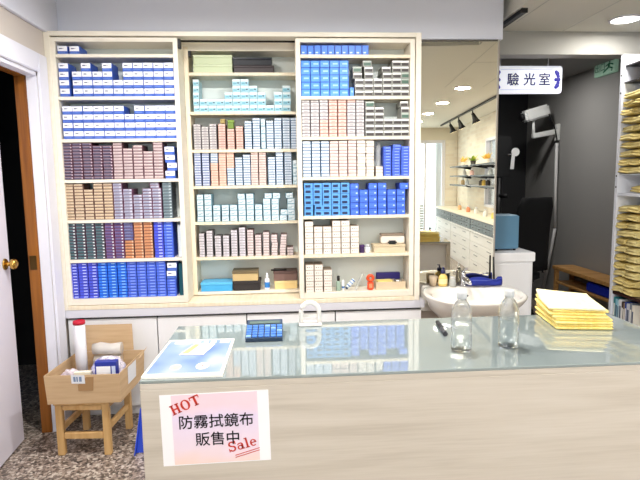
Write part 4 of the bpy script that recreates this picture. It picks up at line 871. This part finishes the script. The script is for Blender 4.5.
# ------------------------------------------------------------------ testing room
sg = thing('hanging_sign', (2.94, .64, 1.935), 'white hanging sign with blue characters above the testing room', 'sign')
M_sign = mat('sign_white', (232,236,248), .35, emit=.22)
sy = .635
def rrect(x0, x1, z0, z1, r, y):
    pts = []
    for cx_, cz_, a0 in ((x1-r, z1-r, 0), (x0+r, z1-r, PI/2), (x0+r, z0+r, PI), (x1-r, z0+r, 1.5*PI)):
        pts += [(cx_+r*math.cos(a0+PI/2*k/5), y, cz_+r*math.sin(a0+PI/2*k/5)) for k in range(6)]
    return pts
X0s, X1s, Z0s, Z1s = 2.690, 3.188, 1.932, 2.118
MB().prism(rrect(X0s, X1s, Z0s, Z1s, .02, sy), (0,.02,0)).build('panel', M_sign, sg)
M_sblue = mat('sign_blue', (44,40,160), .5)
for ch, x in (('驗', 0), ('光', 1), ('室', 2)):
    xx = hit((513, 529.5, 544.5)[x], 80, 1, sy).x
    text('character', ch, .088, M_sblue, sg, (xx, sy-.0015, 2.022), (1,0,0), (0,0,1), 1)
for z in (1.958, 2.094): MB().box(X0s+.06, X1s-.06, sy-.001, sy, z, z+.002).build('rule', mat('sign_grey', (170,170,190), .5), sg)
for xc, s in ((X0s+.042, -1), (X1s-.036, 1)):
    mb = MB()
    for k in range(7):
        a = PI*(-.42+.84*k/6); r_ = .052
        mb.ball((xc+s*(math.cos(a)*.022-.012), sy-.001, 2.026+r_*math.sin(a)), .0125+.003*(k % 2), None, sy=.2, seg=10)
    mb.ball((xc-s*.008, sy-.001, 2.026), .012, None, sy=.2, seg=10)
    mb.build('ornament', M_sblue, sg)
for x in (2.75, 3.09): MB().tube([(x, sy+.01, Z1s), (x, sy+.01, CZ)], .003, seg=8).build('hanger', M_chrome, sg)
# exit sign on the grey wall
ex = thing('exit_sign', (3.995, 1.4, 2.1), 'green exit sign with faint added glow high on the grey wall', 'sign')
e0, e1 = hit(596, 70, 0, 4.0), hit(616.5, 65, 0, 4.0)
ez0, ez1 = hit(605, 75, 0, 4.0).z, hit(605, 60.5, 0, 4.0).z
MB().box(3.985, 4.0195, e1.y, e0.y, ez0, ez1, None, .003).build('panel', mat('exit_pale_glow', (150,186,164), .4, emit=.12), ex)  # weak emission added so the panel stands out in the dim room
M_eg = mat('exit_green', (30,120,84), .5)
em = (e0.y+e1.y)/2; zc_ = (ez0+ez1)/2; eh = (ez1-ez0)
text('lettering', '出口', eh*.62, M_eg, ex, (3.983, e0.y-(e0.y-e1.y)*.3, zc_), (0,-1,0), (0,0,1), .001)
yr = e1.y+(e0.y-e1.y)*.24
mb = MB().ball((3.984, yr, zc_+eh*.28), eh*.08, None, sx=.2)
mb.tube([(3.984, yr, zc_+eh*.18), (3.984, yr+.01, zc_-eh*.08)], eh*.075, seg=8).tube([(3.984, yr+.01, zc_-eh*.08), (3.984, yr-.04, zc_-eh*.2), (3.984, yr-.03, zc_-eh*.38)], eh*.05, seg=8)
mb.tube([(3.984, yr+.01, zc_-eh*.08), (3.984, yr+.05, zc_-eh*.22), (3.984, yr+.08, zc_-eh*.34)], eh*.05, seg=8).tube([(3.984, yr, zc_+eh*.16), (3.984, yr-.05, zc_+eh*.02)], eh*.04, seg=8).tube([(3.984, yr, zc_+eh*.16), (3.984, yr+.05, zc_+eh*.04)], eh*.04, seg=8)
mb.build('running_figure', M_eg, ex)
# chart projector on a wall arm, with its cable
wpt = hit(557, 130, 0, 4.0); PYw = wpt.y
pj = thing('chart_projector', (3.8, PYw, 1.7), 'white chart projector on a wall bracket in the dark testing room', 'projector')
M_pj = mat('projector_white', (220,222,220), .4)
def PP(x, y, Y=None): return hit(x, y, 1, Y if Y else PYw)
A0, A1 = PP(523.5, 117), PP(547.5, 110); ax_ = (A1-A0).normalized(); an = Vector((-ax_.z, 0, ax_.x)); LL = (A1-A0).length
MB().obox((A0+A1)/2, LL/2, .06, .058, ax_, (0,1,0), an, None, .016).build('housing', M_pj, pj)
MB().tube([A0-ax_*.004, A0-ax_*.035], [.036,.03], seg=18).build('lens', M_black, pj)
up0, up1 = PP(533.5, 136), PP(533.5, 121)
MB().tube([up0, up1], .014, seg=12).build('post', M_pj, pj)
w0 = PP(557, 131.5)
MB().obox((up0+w0)/2+Vector((0,0,-.0)), (w0-up0).length/2+.014, .022, .026, (w0-up0).normalized(), (0,1,0), Vector((-(w0-up0).normalized().z,0,(w0-up0).normalized().x)), None, .006).build('arm', M_pj, pj)
MB().box(min(w0.x+.005, 3.99), 4.0195, PYw-.03, PYw+.03, w0.z-.09, w0.z+.075, None, .004).build('wall_bracket', M_pj, pj)
cpts = [hit(557, 142, 0, 3.99), hit(555.5, 190, 0, 3.99), hit(555, 228, 0, 3.99), hit(549.5, 258, 0, 3.99), hit(543.5, 287, 0, 3.99)]
cb = thing('wall_conduit', cpts[-1], 'pale cable conduit running down the grey wall below the projector', 'conduit')
M_cond = mat('conduit_grey', (214,214,214), .4)
MB().tube([cpts[0]+Vector((0,0,-.01)), cpts[1], cpts[2]], .016, seg=10).build('upper_run', M_cond, cb)
MB().tube([cpts[2], cpts[3], cpts[4]], .014, seg=10).build('lower_run', M_cond, cb)
MB().tube([A1+Vector((-.02,-.05,-.02)), A1+Vector((.02,-.05,-.11)), (3.97, PYw-.02, w0.z+.02), cpts[0]+Vector((0,0,.02))], .006, seg=8).build('power_cord', M_black, pj)
# office chair
oc = Vector((3.37, 1.70, 0))
ch = thing('office_chair', oc, 'black office chair in the dark testing room', 'chair')
M_cf = mat('black_chair_fabric', (14,14,16), .9)
def ca_(x, y, z): # chair frame turned
    a = .35; return oc+Vector((x*math.cos(a)-y*math.sin(a), x*math.sin(a)+y*math.cos(a), z))
back = []
for k in range(9):
    t = k/8; z = .52+.66*t; w = .2+.012*math.sin(PI*t)-(.03 if k == 8 else 0); yb_ = -.20-.05*t+.03*math.sin(PI*t)
    back.append([ca_(w*math.copysign(abs(math.cos(2*PI*j/16))**.5, math.cos(2*PI*j/16)), yb_+.035*math.sin(2*PI*j/16), z) for j in range(16)])
MB().rings(back).build('backrest', M_cf, ch)
MB().rings([[ca_(r*math.cos(2*PI*j/20), r*math.sin(2*PI*j/20)+.02, z) for j in range(20)] for r, z in ((.2,.42),(.24,.44),(.24,.48),(.2,.5))]).build('seat', M_cf, ch)
MB().tube([ca_(0,-.2,.55), ca_(0,-.22,.44), ca_(0,-.1,.41)], .02).build('back_bracket', M_black, ch)
MB().tube([ca_(0,.02,.42), ca_(0,.02,.10)], .025).build('column', M_chrome, ch)
for k in range(5):
    a = 2*PI*k/5
    lg = MB().tube([ca_(0,.02,.1), ca_(.27*math.cos(a),.02+.27*math.sin(a),.075)], [.022,.014]).build('base_leg', M_black, ch)
    MB().ball(ca_(.27*math.cos(a),.02+.27*math.sin(a),.031), .03, None, sx=.7).build('caster', M_black, lg)
for s in (-1, 1):
    ar = MB().tube([ca_(.24*s,-.12,.47), ca_(.27*s,-.1,.64), ca_(.27*s,.0,.68), ca_(.26*s,.15,.68)], .013).build('armrest', M_chrome, ch)
    MB().obox(ca_(.268*s,.05,.70), .03, .11, .012, ca_(1,0,0)-oc, ca_(0,1,0)-oc, (0,0,1), None, .006).build('arm_pad', M_black, ar)
# occluder paddle on a black monitor, on a stand
p1_, p2_ = hit(515, 153, 1, 2.2), hit(512.5, 168, 1, 2.2)
mo = thing('vision_tester', (p2_.x-.1, 2.25, 0), 'black instrument stand with a dark panel in the testing room', 'instrument')
mxa, mxb = hit(497, 150, 1, 2.25).x, hit(511, 150, 1, 2.25).x
MB().box(mxa-.1, mxb, 2.24, 2.30, hit(505,177,1,2.25).z, hit(505,136,1,2.25).z, None, .008).build('panel', M_black, mo)
MB().tube([((mxa+mxb)/2-.03, 2.28, .04), ((mxa+mxb)/2-.03, 2.28, 1.4)], .03).build('column', M_black, mo)
MB().lathe(((mxa+mxb)/2-.03, 2.28, 0), [(.005,0),(.2,0),(.2,.025),(.05,.05)], seg=24).build('base', M_black, mo)
hz = hit(505, 196, 1, 2.2)
MB().tube([((mxa+mxb)/2-.03, 2.27, hz.z), (hit(508,196,1,2.2).x, 2.2, hz.z)], .022).build('arm', M_black, mo)
oc2 = thing('occluder', (p2_.x, 2.2, p2_.z), 'white eye occluder paddle hanging on the black panel edge', 'paddle')
c_ = Vector((hit(515.5,152,1,2.2).x, 2.2, hit(515.5,152,1,2.2).z))
MB().prism([(c_.x+.042*math.cos(2*PI*k/20), 2.2, c_.z+.042*math.sin(2*PI*k/20)) for k in range(20)], (0,.006,0)).build('disc', mat('occluder_white', (235,235,235), .4), oc2)
MB().prism([(c_.x-.034, 2.2003, c_.z+.01), (c_.x-.004, 2.2003, c_.z-.03), (c_.x-.012, 2.2003, c_.z-.17), (c_.x-.05, 2.2003, c_.z-.17)], (0,.005,0)).build('handle', mat('occluder_white', (235,235,235), .4), oc2)
MB().tube([(c_.x-.03, 2.205, c_.z-.02), (c_.x-.09, 2.238, c_.z-.02)], .004, seg=8).build('hook', M_chrome, oc2)
# bench with blue case beneath
bn = thing('wooden_bench', (3.86, 1.5, 0), 'wooden bench with a lower shelf along the grey wall', 'bench')
BX0, BX1, BY0, BY1, BZ = 3.80, 4.012, .70, 1.82, .515
MB().box(BX0, BX1, BY0, BY1, BZ-.032, BZ, None, .004).build('top', M_bench, bn)
for x in (BX0+.03, BX1-.03):
    for y in (BY0+.04, BY1-.03): MB().box(x-.017, x+.017, y-.02, y+.02, 0, BZ-.032, None, .003).build('leg', M_bench, bn)
MB().box(BX0+.01, BX1-.01, BY0+.066, BY1-.056, .355, .375, None, .002).build('lower_shelf', M_bench, bn)
tag(MB().box(BX0+.03, BX1-.03, .95, 1.30, .3755, .455, None, .012).build('fabric_case', mat('case_blue', (28,52,190), .5), at=(3.9, 1.12, .3755)), 'blue case lying on the lower shelf of the wooden bench', 'case')

# ------------------------------------------------------------------ right shelf unit with envelope bundles
SX0, SX1, SY0, SY1 = 3.45, 3.835, -.5, .395
M_su = mat('shelf_white', (228,230,238), .45)
su = thing('shelf_unit', (3.64, -.05, 0), 'white shelf unit at the right edge holding yellow envelope bundles', 'shelf unit')
MB().box(SX0, SX1, SY1-.03, SY1, 0, 2.135, None, .002).build('side_panel', M_su, su)
MB().box(SX0, SX1, SY0, SY0+.03, 0, 2.135, None, .002).build('side_panel', M_su, su)
MB().box(SX1-.012, SX1, SY0+.03, SY1-.03, 0, 2.135).build('back_panel', M_su, su)
def zr_(x, y): return hit(x, y, 0, SX0).z
zA = zr_(630, 193.5); zD = zr_(628, 296); zE = zr_(625, 318)-.19
for z, t, m in ((zA, .018, M_su), (zD, .02, mat('dark_brown_board', (58,34,28), .5)), (.16, .02, M_su)):
    MB().box(SX0+.004, SX1-.012, SY0+.03, SY1-.03, z-t, z, None, .001).build('shelf', m, su)
zR1, zR2 = zr_(631, 63), zr_(631, 80)
for z in (zR1, zR2):
    MB().box(SX0+.01, SX1-.012, SY0+.03, SY1-.03, z-.008, z, None, .001).build('shelf', mat('dark_rail', (48,46,48), .5), su)
mb = MB()
for z in (zr_(627,74), zr_(626,92), zr_(615,187), zr_(614,176)):
    mb = MB(); mb.tube([(SX0-.001, SY1-.015, z), (SX0+.001, SY1-.015, z)], .006, seg=10).build('shelf_pin_hole', M_dark, su)
M_env = noise_mat('kraft_yellow_paper', (226,206,138), (206,182,108), (20,20,20), .6)
M_env2 = noise_mat('kraft_gold_paper', (236,220,158), (220,200,130), (20,20,20), .6)
def bundle_mesh(seed, w, h, d):
    """a bundle of folded envelopes, folds toward -X"""
    rnd = random.Random(seed); mb = MB(); nL = 1; th = h/nL
    for k in range(nL):
        sag = rnd.uniform(-.006, .002); out = rnd.uniform(.004, .022); k0 = th*k
        prof = [(d, k0), (.04, k0+.001), (-out*.2, k0+th*.12), (-out, k0+th*.2), (-out+.003, k0+th*.36), (.006-out*.2, k0+th*.46), (-.004-out*.5, k0+th*.54), (-out*.5, k0+th*.72), (.03, k0+th*.93), (d, k0+th*.97)]
        rg = []
        for j in range(9):
            t = j/8; y = -w/2+w*t; dz = sag*math.sin(PI*t); ex_ = .004*math.sin(5*t+seed+k)
            rg.append([(x+ex_ if x < .1 else x, y, max(0, z+((dz+.003*math.sin(4.5*t+2*seed)) if z > .004 else 0)*(1 if x < .1 else .3))) for x, z in prof])
        mb.rings(rg, M_env if (k+seed) % 3 else M_env2, True, True, True)
    return mb.mesh('envelope_bundle')
BUN = [bundle_mesh(s, .098, .0485, .3) for s in range(5)]
BAND = []
def bundles(z0, rows, pos, where):
    for r in range(rows):
        for cidx, yc in enumerate((.305, .203)):
            o = bpy.data.objects.new('envelope_bundle', BUN[random.randrange(5)]); COL.objects.link(o)
            o.location = (SX0+.006+random.uniform(0,.012), yc+random.uniform(-.002,.002), z0+r*.0532+.0006)
            side = 'stack beside the end panel' if cidx == 0 else 'stack at the photo edge'
            tag(o, 'yellow envelope bundle, %s up in the %s, %s' % (ORD[r+1], side, where), 'envelopes', 'yellow envelope bundles %s of the right shelf unit' % where)
bundles(zD, 11, 0, 'lower part')
nU = int((zR2-.012-zA)/.0532)
zU = zr_(629, 174)
pin = MB().box(SX0+.006, SX1-.012, SY0+.03, SY1-.03, zU-.006, zU, None, .001).build('shelf', M_su, su)
bundles(zU, min(10, int((zR2-.012-zU)/.0532)), 0, 'upper part')
o = bpy.data.objects.new('envelope_bundle', BUN[2]); COL.objects.link(o); o.location = (SX0+.05, .235, zA+.0006)
tag(o, 'single yellow envelope bundle alone in the gap between the two piles', 'envelopes')
tag(MB().box(SX0+.05, SX0+.2, .12, .262, zR2+.0005, zR2+.085, None, .002).build('storage_box', C('rustbox', (176,120,54)), at=(SX0+.1, .19, zR2)), 'rust brown box on the dark top rail at right edge', 'box')
# books
yb = SY1-.034
bkz = zD-.02-.012-.20
specs = [('teal', (36,122,128), .02, .215), ('sky blue', (140,196,214), .022, .205), ('pale blue', (196,220,228), .014, .2), ('white', (232,232,234), .024, .21), ('dark brown', (70,52,44), .02, .2), ('tan', (150,126,104), .012, .195),
         ('deep blue', (40,70,150), .016, .205), ('light grey', (204,206,212), .03, .2), ('slate grey', (120,128,140), .02, .21), ('ivory', (230,222,206), .02, .2)]
zBk = zD-.02-.235
MB().box(SX0+.004, SX1-.012, SY0+.03, SY1-.03, zBk-.018, zBk, None, .001).build('shelf', M_su, su)
for nm, rgb, w_, h_ in specs:
    bo = thing('book', (SX0+.1, yb-w_/2, zBk), '%s spined book upright under the dark board at right' % nm, 'book', 'books in the right shelf unit')
    MB().box(SX0+.012, SX0+.16, yb-w_, yb, zBk+.0004, zBk+h_, None, .0015).build('cover', C('book_'+nm.replace(' ', '_'), rgb, .5), bo)
    MB().box(SX0+.0112, SX0+.012, yb-w_*.8, yb-w_*.2, zBk+h_*.4, zBk+h_*.8).build('spine_label', C('spinepaper', (238,236,230)) if sum(rgb) < 480 else C('spineink', (90,100,120)), bo)
    yb -= w_+.0012

# ------------------------------------------------------------------ shop behind the camera, seen in the mirror
M_gd = mat('grey_drawer_front', (84,94,102), .4)
M_top = mat('cream_countertop', (240,230,208), .35)
for i in range(3):
    y0, y1 = -7.0+.06+1.34*i, -7.0+.06+1.34*(i+1)-.01
    dc = thing('drawer_cabinet', (3.65, (y0+y1)/2, 0), ['white drawer cabinet by the glass street door, seen in the mirror', 'white drawer cabinet under the middle of the wall shelves, seen in the mirror', 'white drawer cabinet nearest the mirror edge'][i], 'cabinet', 'drawer cabinets along the right wall')
    MB().box(3.47, RX-.004, y0, y1, 0, .775).build('body', M_lam, dc)
    MB().box(3.44, RX-.004, y0, y1, .776, .81, None, .003).build('top', M_top, dc)
    MB().box(3.44, 3.469, y0, y1, .592, .612, None, .002).build('ledge', M_lam, dc)
    for r in range(2):
        for k in range(4):
            a = y0+.01+(y1-y0-.02)/4*k; c = a+(y1-y0-.02)/4-.006
            dr = MB().box(3.452, 3.469, a, c, .617+.079*r, .69+.079*r, None, .002).build('drawer', M_gd, dc)
            MB().ball((3.446, (a+c)/2, .655+.079*r), .009, None, seg=10).build('knob', M_chrome, dr)
    for k in range(2):
        a = y0+.01+(y1-y0-.02)/2*k; c = a+(y1-y0-.02)/2-.006
        for r in range(4):
            dr = MB().box(3.452, 3.469, a, c, .06+.132*r, .186+.132*r, None, .002).build('drawer', M_lam, dc)
            MB().box(3.444, 3.452, (a+c)/2-.09, (a+c)/2+.09, .145+.132*r, .153+.132*r).build('handle', mat('dull_steel', (150,150,150), .4, metal=.8), dr)
WS = []
for run, (y0, y1) in enumerate(((-6.0, -4.75), (-4.55, -3.0))):
    for lev, z in enumerate((1.24, 1.39, 1.545)):
        ws = thing('wall_shelf', (3.68, (y0+y1)/2, z), 'thin shelf on black brackets, %s of the %s run over the drawers' % (('lowest','middle','topmost')[lev], ('farther','nearer')[run]), 'shelf', 'wall shelves over the drawers')
        MB().box(3.52, RX-.002, y0, y1, z-.012, z, None, .002).build('board', M_lam, ws)
        MB().box(3.505, 3.519, y0, y1, z-.022, z+.002, None, .002).build('front_edge', M_black, ws)
        for yk in (y0+.12, y1-.12): MB().prism([(3.56, yk-.012, z-.0125), (RX-.002, yk-.012, z-.0125), (RX-.002, yk-.012, z-.06)], (0,.024,0)).build('bracket', M_black, ws)
def flower(x, y, z, kind, label):
    t = thing('potted_plant', (x, y, z), label, 'plant', 'plants on the top wall shelf'); rnd = random.Random(int(y*100))
    MB().lathe((x, y, z+.0005), [(.003,0),(.035,0),(.045,.07),(.04,.07),(.035,.06),(.002,.06)], seg=16).build('pot', mat('plant_pot_'+kind, (70,64,58) if kind == 'green' else (232,226,214), .5), t)
    mb = MB(); mats_ = {'green': (C('leaf1',(142,176,60)), C('leaf2',(206,206,80))), 'yellow': (C('petal1',(240,190,70)), C('petal2',(250,220,120)))}[kind]
    for k in range(26):
        a, e = rnd.uniform(0, 2*PI), rnd.uniform(.2, 1.2); L_ = rnd.uniform(.07, .15)
        d = Vector((math.cos(a)*math.cos(e), math.sin(a)*math.cos(e), math.sin(e))); s_ = Vector((-math.sin(a), math.cos(a), 0))*.022; o_ = Vector((x, y, z+.055))
        if (o_+d*L_).x > RX-.02: continue
        mb.quad([o_, o_+d*L_*.5+s_, o_+d*L_, o_+d*L_*.5-s_], mats_[k % 2])
    mb.build('leaves' if kind == 'green' else 'petals', None, t)
flower(3.66, -5.0, 1.5455, 'green', 'leafy green plant in a dark pot on the top wall shelf')
flower(3.66, -5.65, 1.5455, 'yellow', 'yellow flowers at the far end of the top wall shelf')
flower(3.66, -4.25, 1.5455, 'yellow', 'yellow flowers on the nearer run of the top wall shelf')
for k, (y, z, rgb, lab) in enumerate([(-4.2,1.2405,(236,200,90),'small amber bottle'), (-4.0,1.2405,(60,56,54),'small black bottle'), (-4.35,1.2405,(70,62,56),'small dark brown bottle'), (-5.1,.8105,(236,150,110),'small coral bottle'), (-4.6,.8105,(240,236,230),'small ivory bottle'),
                                       (-5.4,1.3905,(226,222,214),'small cream bottle'), (-3.9,1.3905,(206,214,216),'small silver bottle'), (-5.7,.8105,(240,190,140),'small peach bottle'), (-4.1,.8105,(238,236,236),'small white bottle'), (-3.7,.8105,(236,206,120),'small yellow bottle'), (-5.5,1.2405,(230,200,150),'small honey bottle'), (-5.2,1.2405,(220,226,230),'small pale bottle'), (-3.5,1.3905,(236,232,224),'small chalk white bottle'), (-4.9,1.3905,(230,190,180),'small rose bottle')]):
    t = thing('display_bottle', (3.62, y, z), lab+(' on the countertop' if z < 1 else ' on a wall shelf')+' along the right wall', 'bottle')
    MB().lathe((3.62, y, z), [(.003,0),(.032,0),(.033,.005),(.033,.06),(.014,.075),(.013,.08)], seg=16).build('body', C('display_%d' % k, rgb), t)
    MB().lathe((3.62, y, z+.0805), [(.016,0),(.016,.022),(.003,.024)], seg=14).build('cap', M_white, t)
# track with spotlights
tk = thing('ceiling_track', (3.42, -4.7, 2.27), 'black lighting track over the right wall, seen in the mirror', 'track')
MB().box(3.405, 3.435, -6.4, -2.4, 2.283, 2.306, None, .002).build('rail', M_black, tk)
for y in (-6.2, -4.4, -2.6): MB().tube([(3.42, y, 2.306), (3.42, y, CZ)], .006, seg=8).build('mount', M_black, tk)
for i, y in enumerate((-5.62, -4.98, -4.12)):
    sp2 = thing('spotlight', (3.42, y, 2.283), 'black bell shaped spotlight, %s of three on the mirrored track' % ('farthest','middle','nearest')[i], 'spotlight', 'spotlights on the mirrored track')
    MB().tube([(3.42, y, 2.282), (3.42, y, 2.225)], .009, seg=10).build('stem', M_black, sp2)
    MB().tube([(3.42, y, 2.24), (3.44, y, 2.2), (3.46, y, 2.15), (3.475, y, 2.11)], [.02,.028,.04,.062], seg=18).build('shade', M_black, sp2)
    MB().tube([(3.4756, y, 2.1085), (3.476, y, 2.1075)], .05, seg=18).build('lamp_face', mat('spot_glow', (255,236,200), .3, emit=3), sp2)
# short track by the soffit
t2k = thing('ceiling_track', (2.63, .18, 2.29), 'black track end on the ceiling beside the soffit corner', 'track')
MB().box(2.612, 2.646, .035, .46, 2.285, 2.308, None, .002).build('rail', M_black, t2k)
MB().box(2.610, 2.648, .028, .035, 2.283, 2.3095, None, .002).build('end_cap', M_black, t2k)
# fire extinguisher by the glass door
fe = Vector((3.27, -6.6, 0))
fx_ = thing('fire_extinguisher', fe, 'red fire extinguisher on the floor by the glass street door', 'extinguisher')
MB().lathe(fe, [(.004,.0),(.06,.0),(.062,.01),(.062,.3),(.05,.35),(.02,.38)], seg=22).build('cylinder', C('fire_red', (206,36,34), .3), fx_)
MB().tube([fe+Vector((0,0,.38)), fe+Vector((0,0,.43))], .016).build('valve', M_black, fx_)
MB().tube([fe+Vector((.01,0,.42)), fe+Vector((.08,0,.36)), fe+Vector((.078,0,.15))], .009).build('hose', M_black, fx_)
# ceiling panel seams
sm = struct('trim_7', MB().box(2.7, 3.85, -1.204, -1.2, CZ-.0015, CZ).box(2.7, 2.704, -2.4, .3, CZ-.0015, CZ).box(3.1, 3.104, -2.4, .5, CZ-.0015, CZ), mat('seam_grey', (196,196,190), .8))

# ------------------------------------------------------------------ lights
M_glow = mat('downlight_glow', (255,250,238), .4, emit=12)
def downlight(x, y, p, label):
    t = thing('downlight', (x, y, CZ-.012), label, 'ceiling light', 'recessed ceiling downlights')
    MB().lathe((x, y, CZ-.009), [(.078,.009),(.092,.009),(.092,0),(.078,0),(.078,.009)], seg=28, cap=False).build('trim_ring', M_white, t)
    MB().lathe((x, y, CZ-.006), [(.002,0),(.077,0),(.077,.005),(.002,.005)], seg=28).build('diffuser', M_glow, t)
    L_ = bpy.data.lights.new('downlight_lamp', 'AREA'); L_.shape = 'DISK'; L_.size = .15; L_.energy = p; L_.color = (1, .98, .95)
    o = bpy.data.objects.new('downlight_lamp', L_); COL.objects.link(o); o.location = (0, 0, -.002); o.parent = t
    return t
P0 = 8
downlight(3.35, .22, 3, 'recessed downlight near the shelf unit, top right of photo')
nm = ['nearest', 'second', 'third', 'fourth']
for i, y in enumerate((-2.4, -3.5, -4.6, -5.7)): downlight(2.89, y, P0, 'recessed downlight, %s from the counter in the right row' % nm[i])
for i, y in enumerate((-.95, -2.75, -3.9, -5.1)): downlight(.75 if i == 0 else 1.15, y, P0 if i else 13, 'added fill downlight, %s from the bookcases in the left row' % nm[i])  # unseen row added as fill light for the bookcases and the shop
downlight(1.75, -.95, 13, 'added fill downlight over the gap between counter and bookcases')  # unseen lamp added to brighten the bookcase fronts
def added_room_lamp():  # added lamp, hidden by the sign, that lifts the dark testing room
    t = thing('downlight', (3.4, 1.62, CZ-.012), 'small added fill downlight in the testing room ceiling, behind the hanging sign', 'ceiling light')
    MB().lathe((3.4, 1.62, CZ-.009), [(.06,.009),(.07,.009),(.07,0),(.06,0),(.06,.009)], seg=24, cap=False).build('trim_ring', M_white, t)
    MB().lathe((3.4, 1.62, CZ-.006), [(.002,0),(.059,0),(.059,.005),(.002,.005)], seg=24).build('diffuser', M_glow, t)
    L_ = bpy.data.lights.new('downlight_lamp', 'AREA'); L_.shape = 'DISK'; L_.size = .12; L_.energy = 4.5; L_.color = (1, .97, .93)
    o = bpy.data.objects.new('downlight_lamp', L_); COL.objects.link(o); o.location = (0, 0, -.002); o.parent = t
added_room_lamp()
# daylight: sky outside, entering by the glass street front
wd = bpy.data.worlds.new('sky'); S.world = wd; wd.use_nodes = True
bg = wd.node_tree.nodes['Background']; sk = wd.node_tree.nodes.new('ShaderNodeTexSky'); sk.sky_type = 'HOSEK_WILKIE'; sk.turbidity = 4; sk.sun_direction = (-.3, .5, .8)
wd.node_tree.links.new(sk.outputs['Color'], bg.inputs['Color']); bg.inputs['Strength'].default_value = 1.6
al = bpy.data.lights.new('street_daylight', 'AREA'); al.shape = 'RECTANGLE'; al.size = 2.9; al.size_y = 1.9; al.energy = 62; al.color = (.76, .92, 1)
ao = bpy.data.objects.new('street_daylight', al); COL.objects.link(ao); ao.location = (2.06, -7.4, 1.1); ao.rotation_euler = (math.radians(90), 0, 0)

# ------------------------------------------------------------------ camera, colour
cam = bpy.data.cameras.new('camera'); cam.sensor_fit = 'HORIZONTAL'; cam.sensor_width = 36; cam.lens = FOC/640*36; cam.clip_start = .02
co = bpy.data.objects.new('camera', cam); COL.objects.link(co)
Mx = Matrix((RT, UP, -FW)).transposed().to_4x4(); Mx.translation = CAM; co.matrix_world = Mx
S.camera = co
S.view_settings.view_transform = 'Standard'; S.view_settings.look = 'None'; S.view_settings.gamma = 1; S.view_settings.use_curve_mapping = False
S.view_settings.exposure = .94
S.cycles.max_bounces = 10; S.cycles.transparent_max_bounces = 12
S.cycles.caustics_reflective = False; S.cycles.caustics_refractive = False
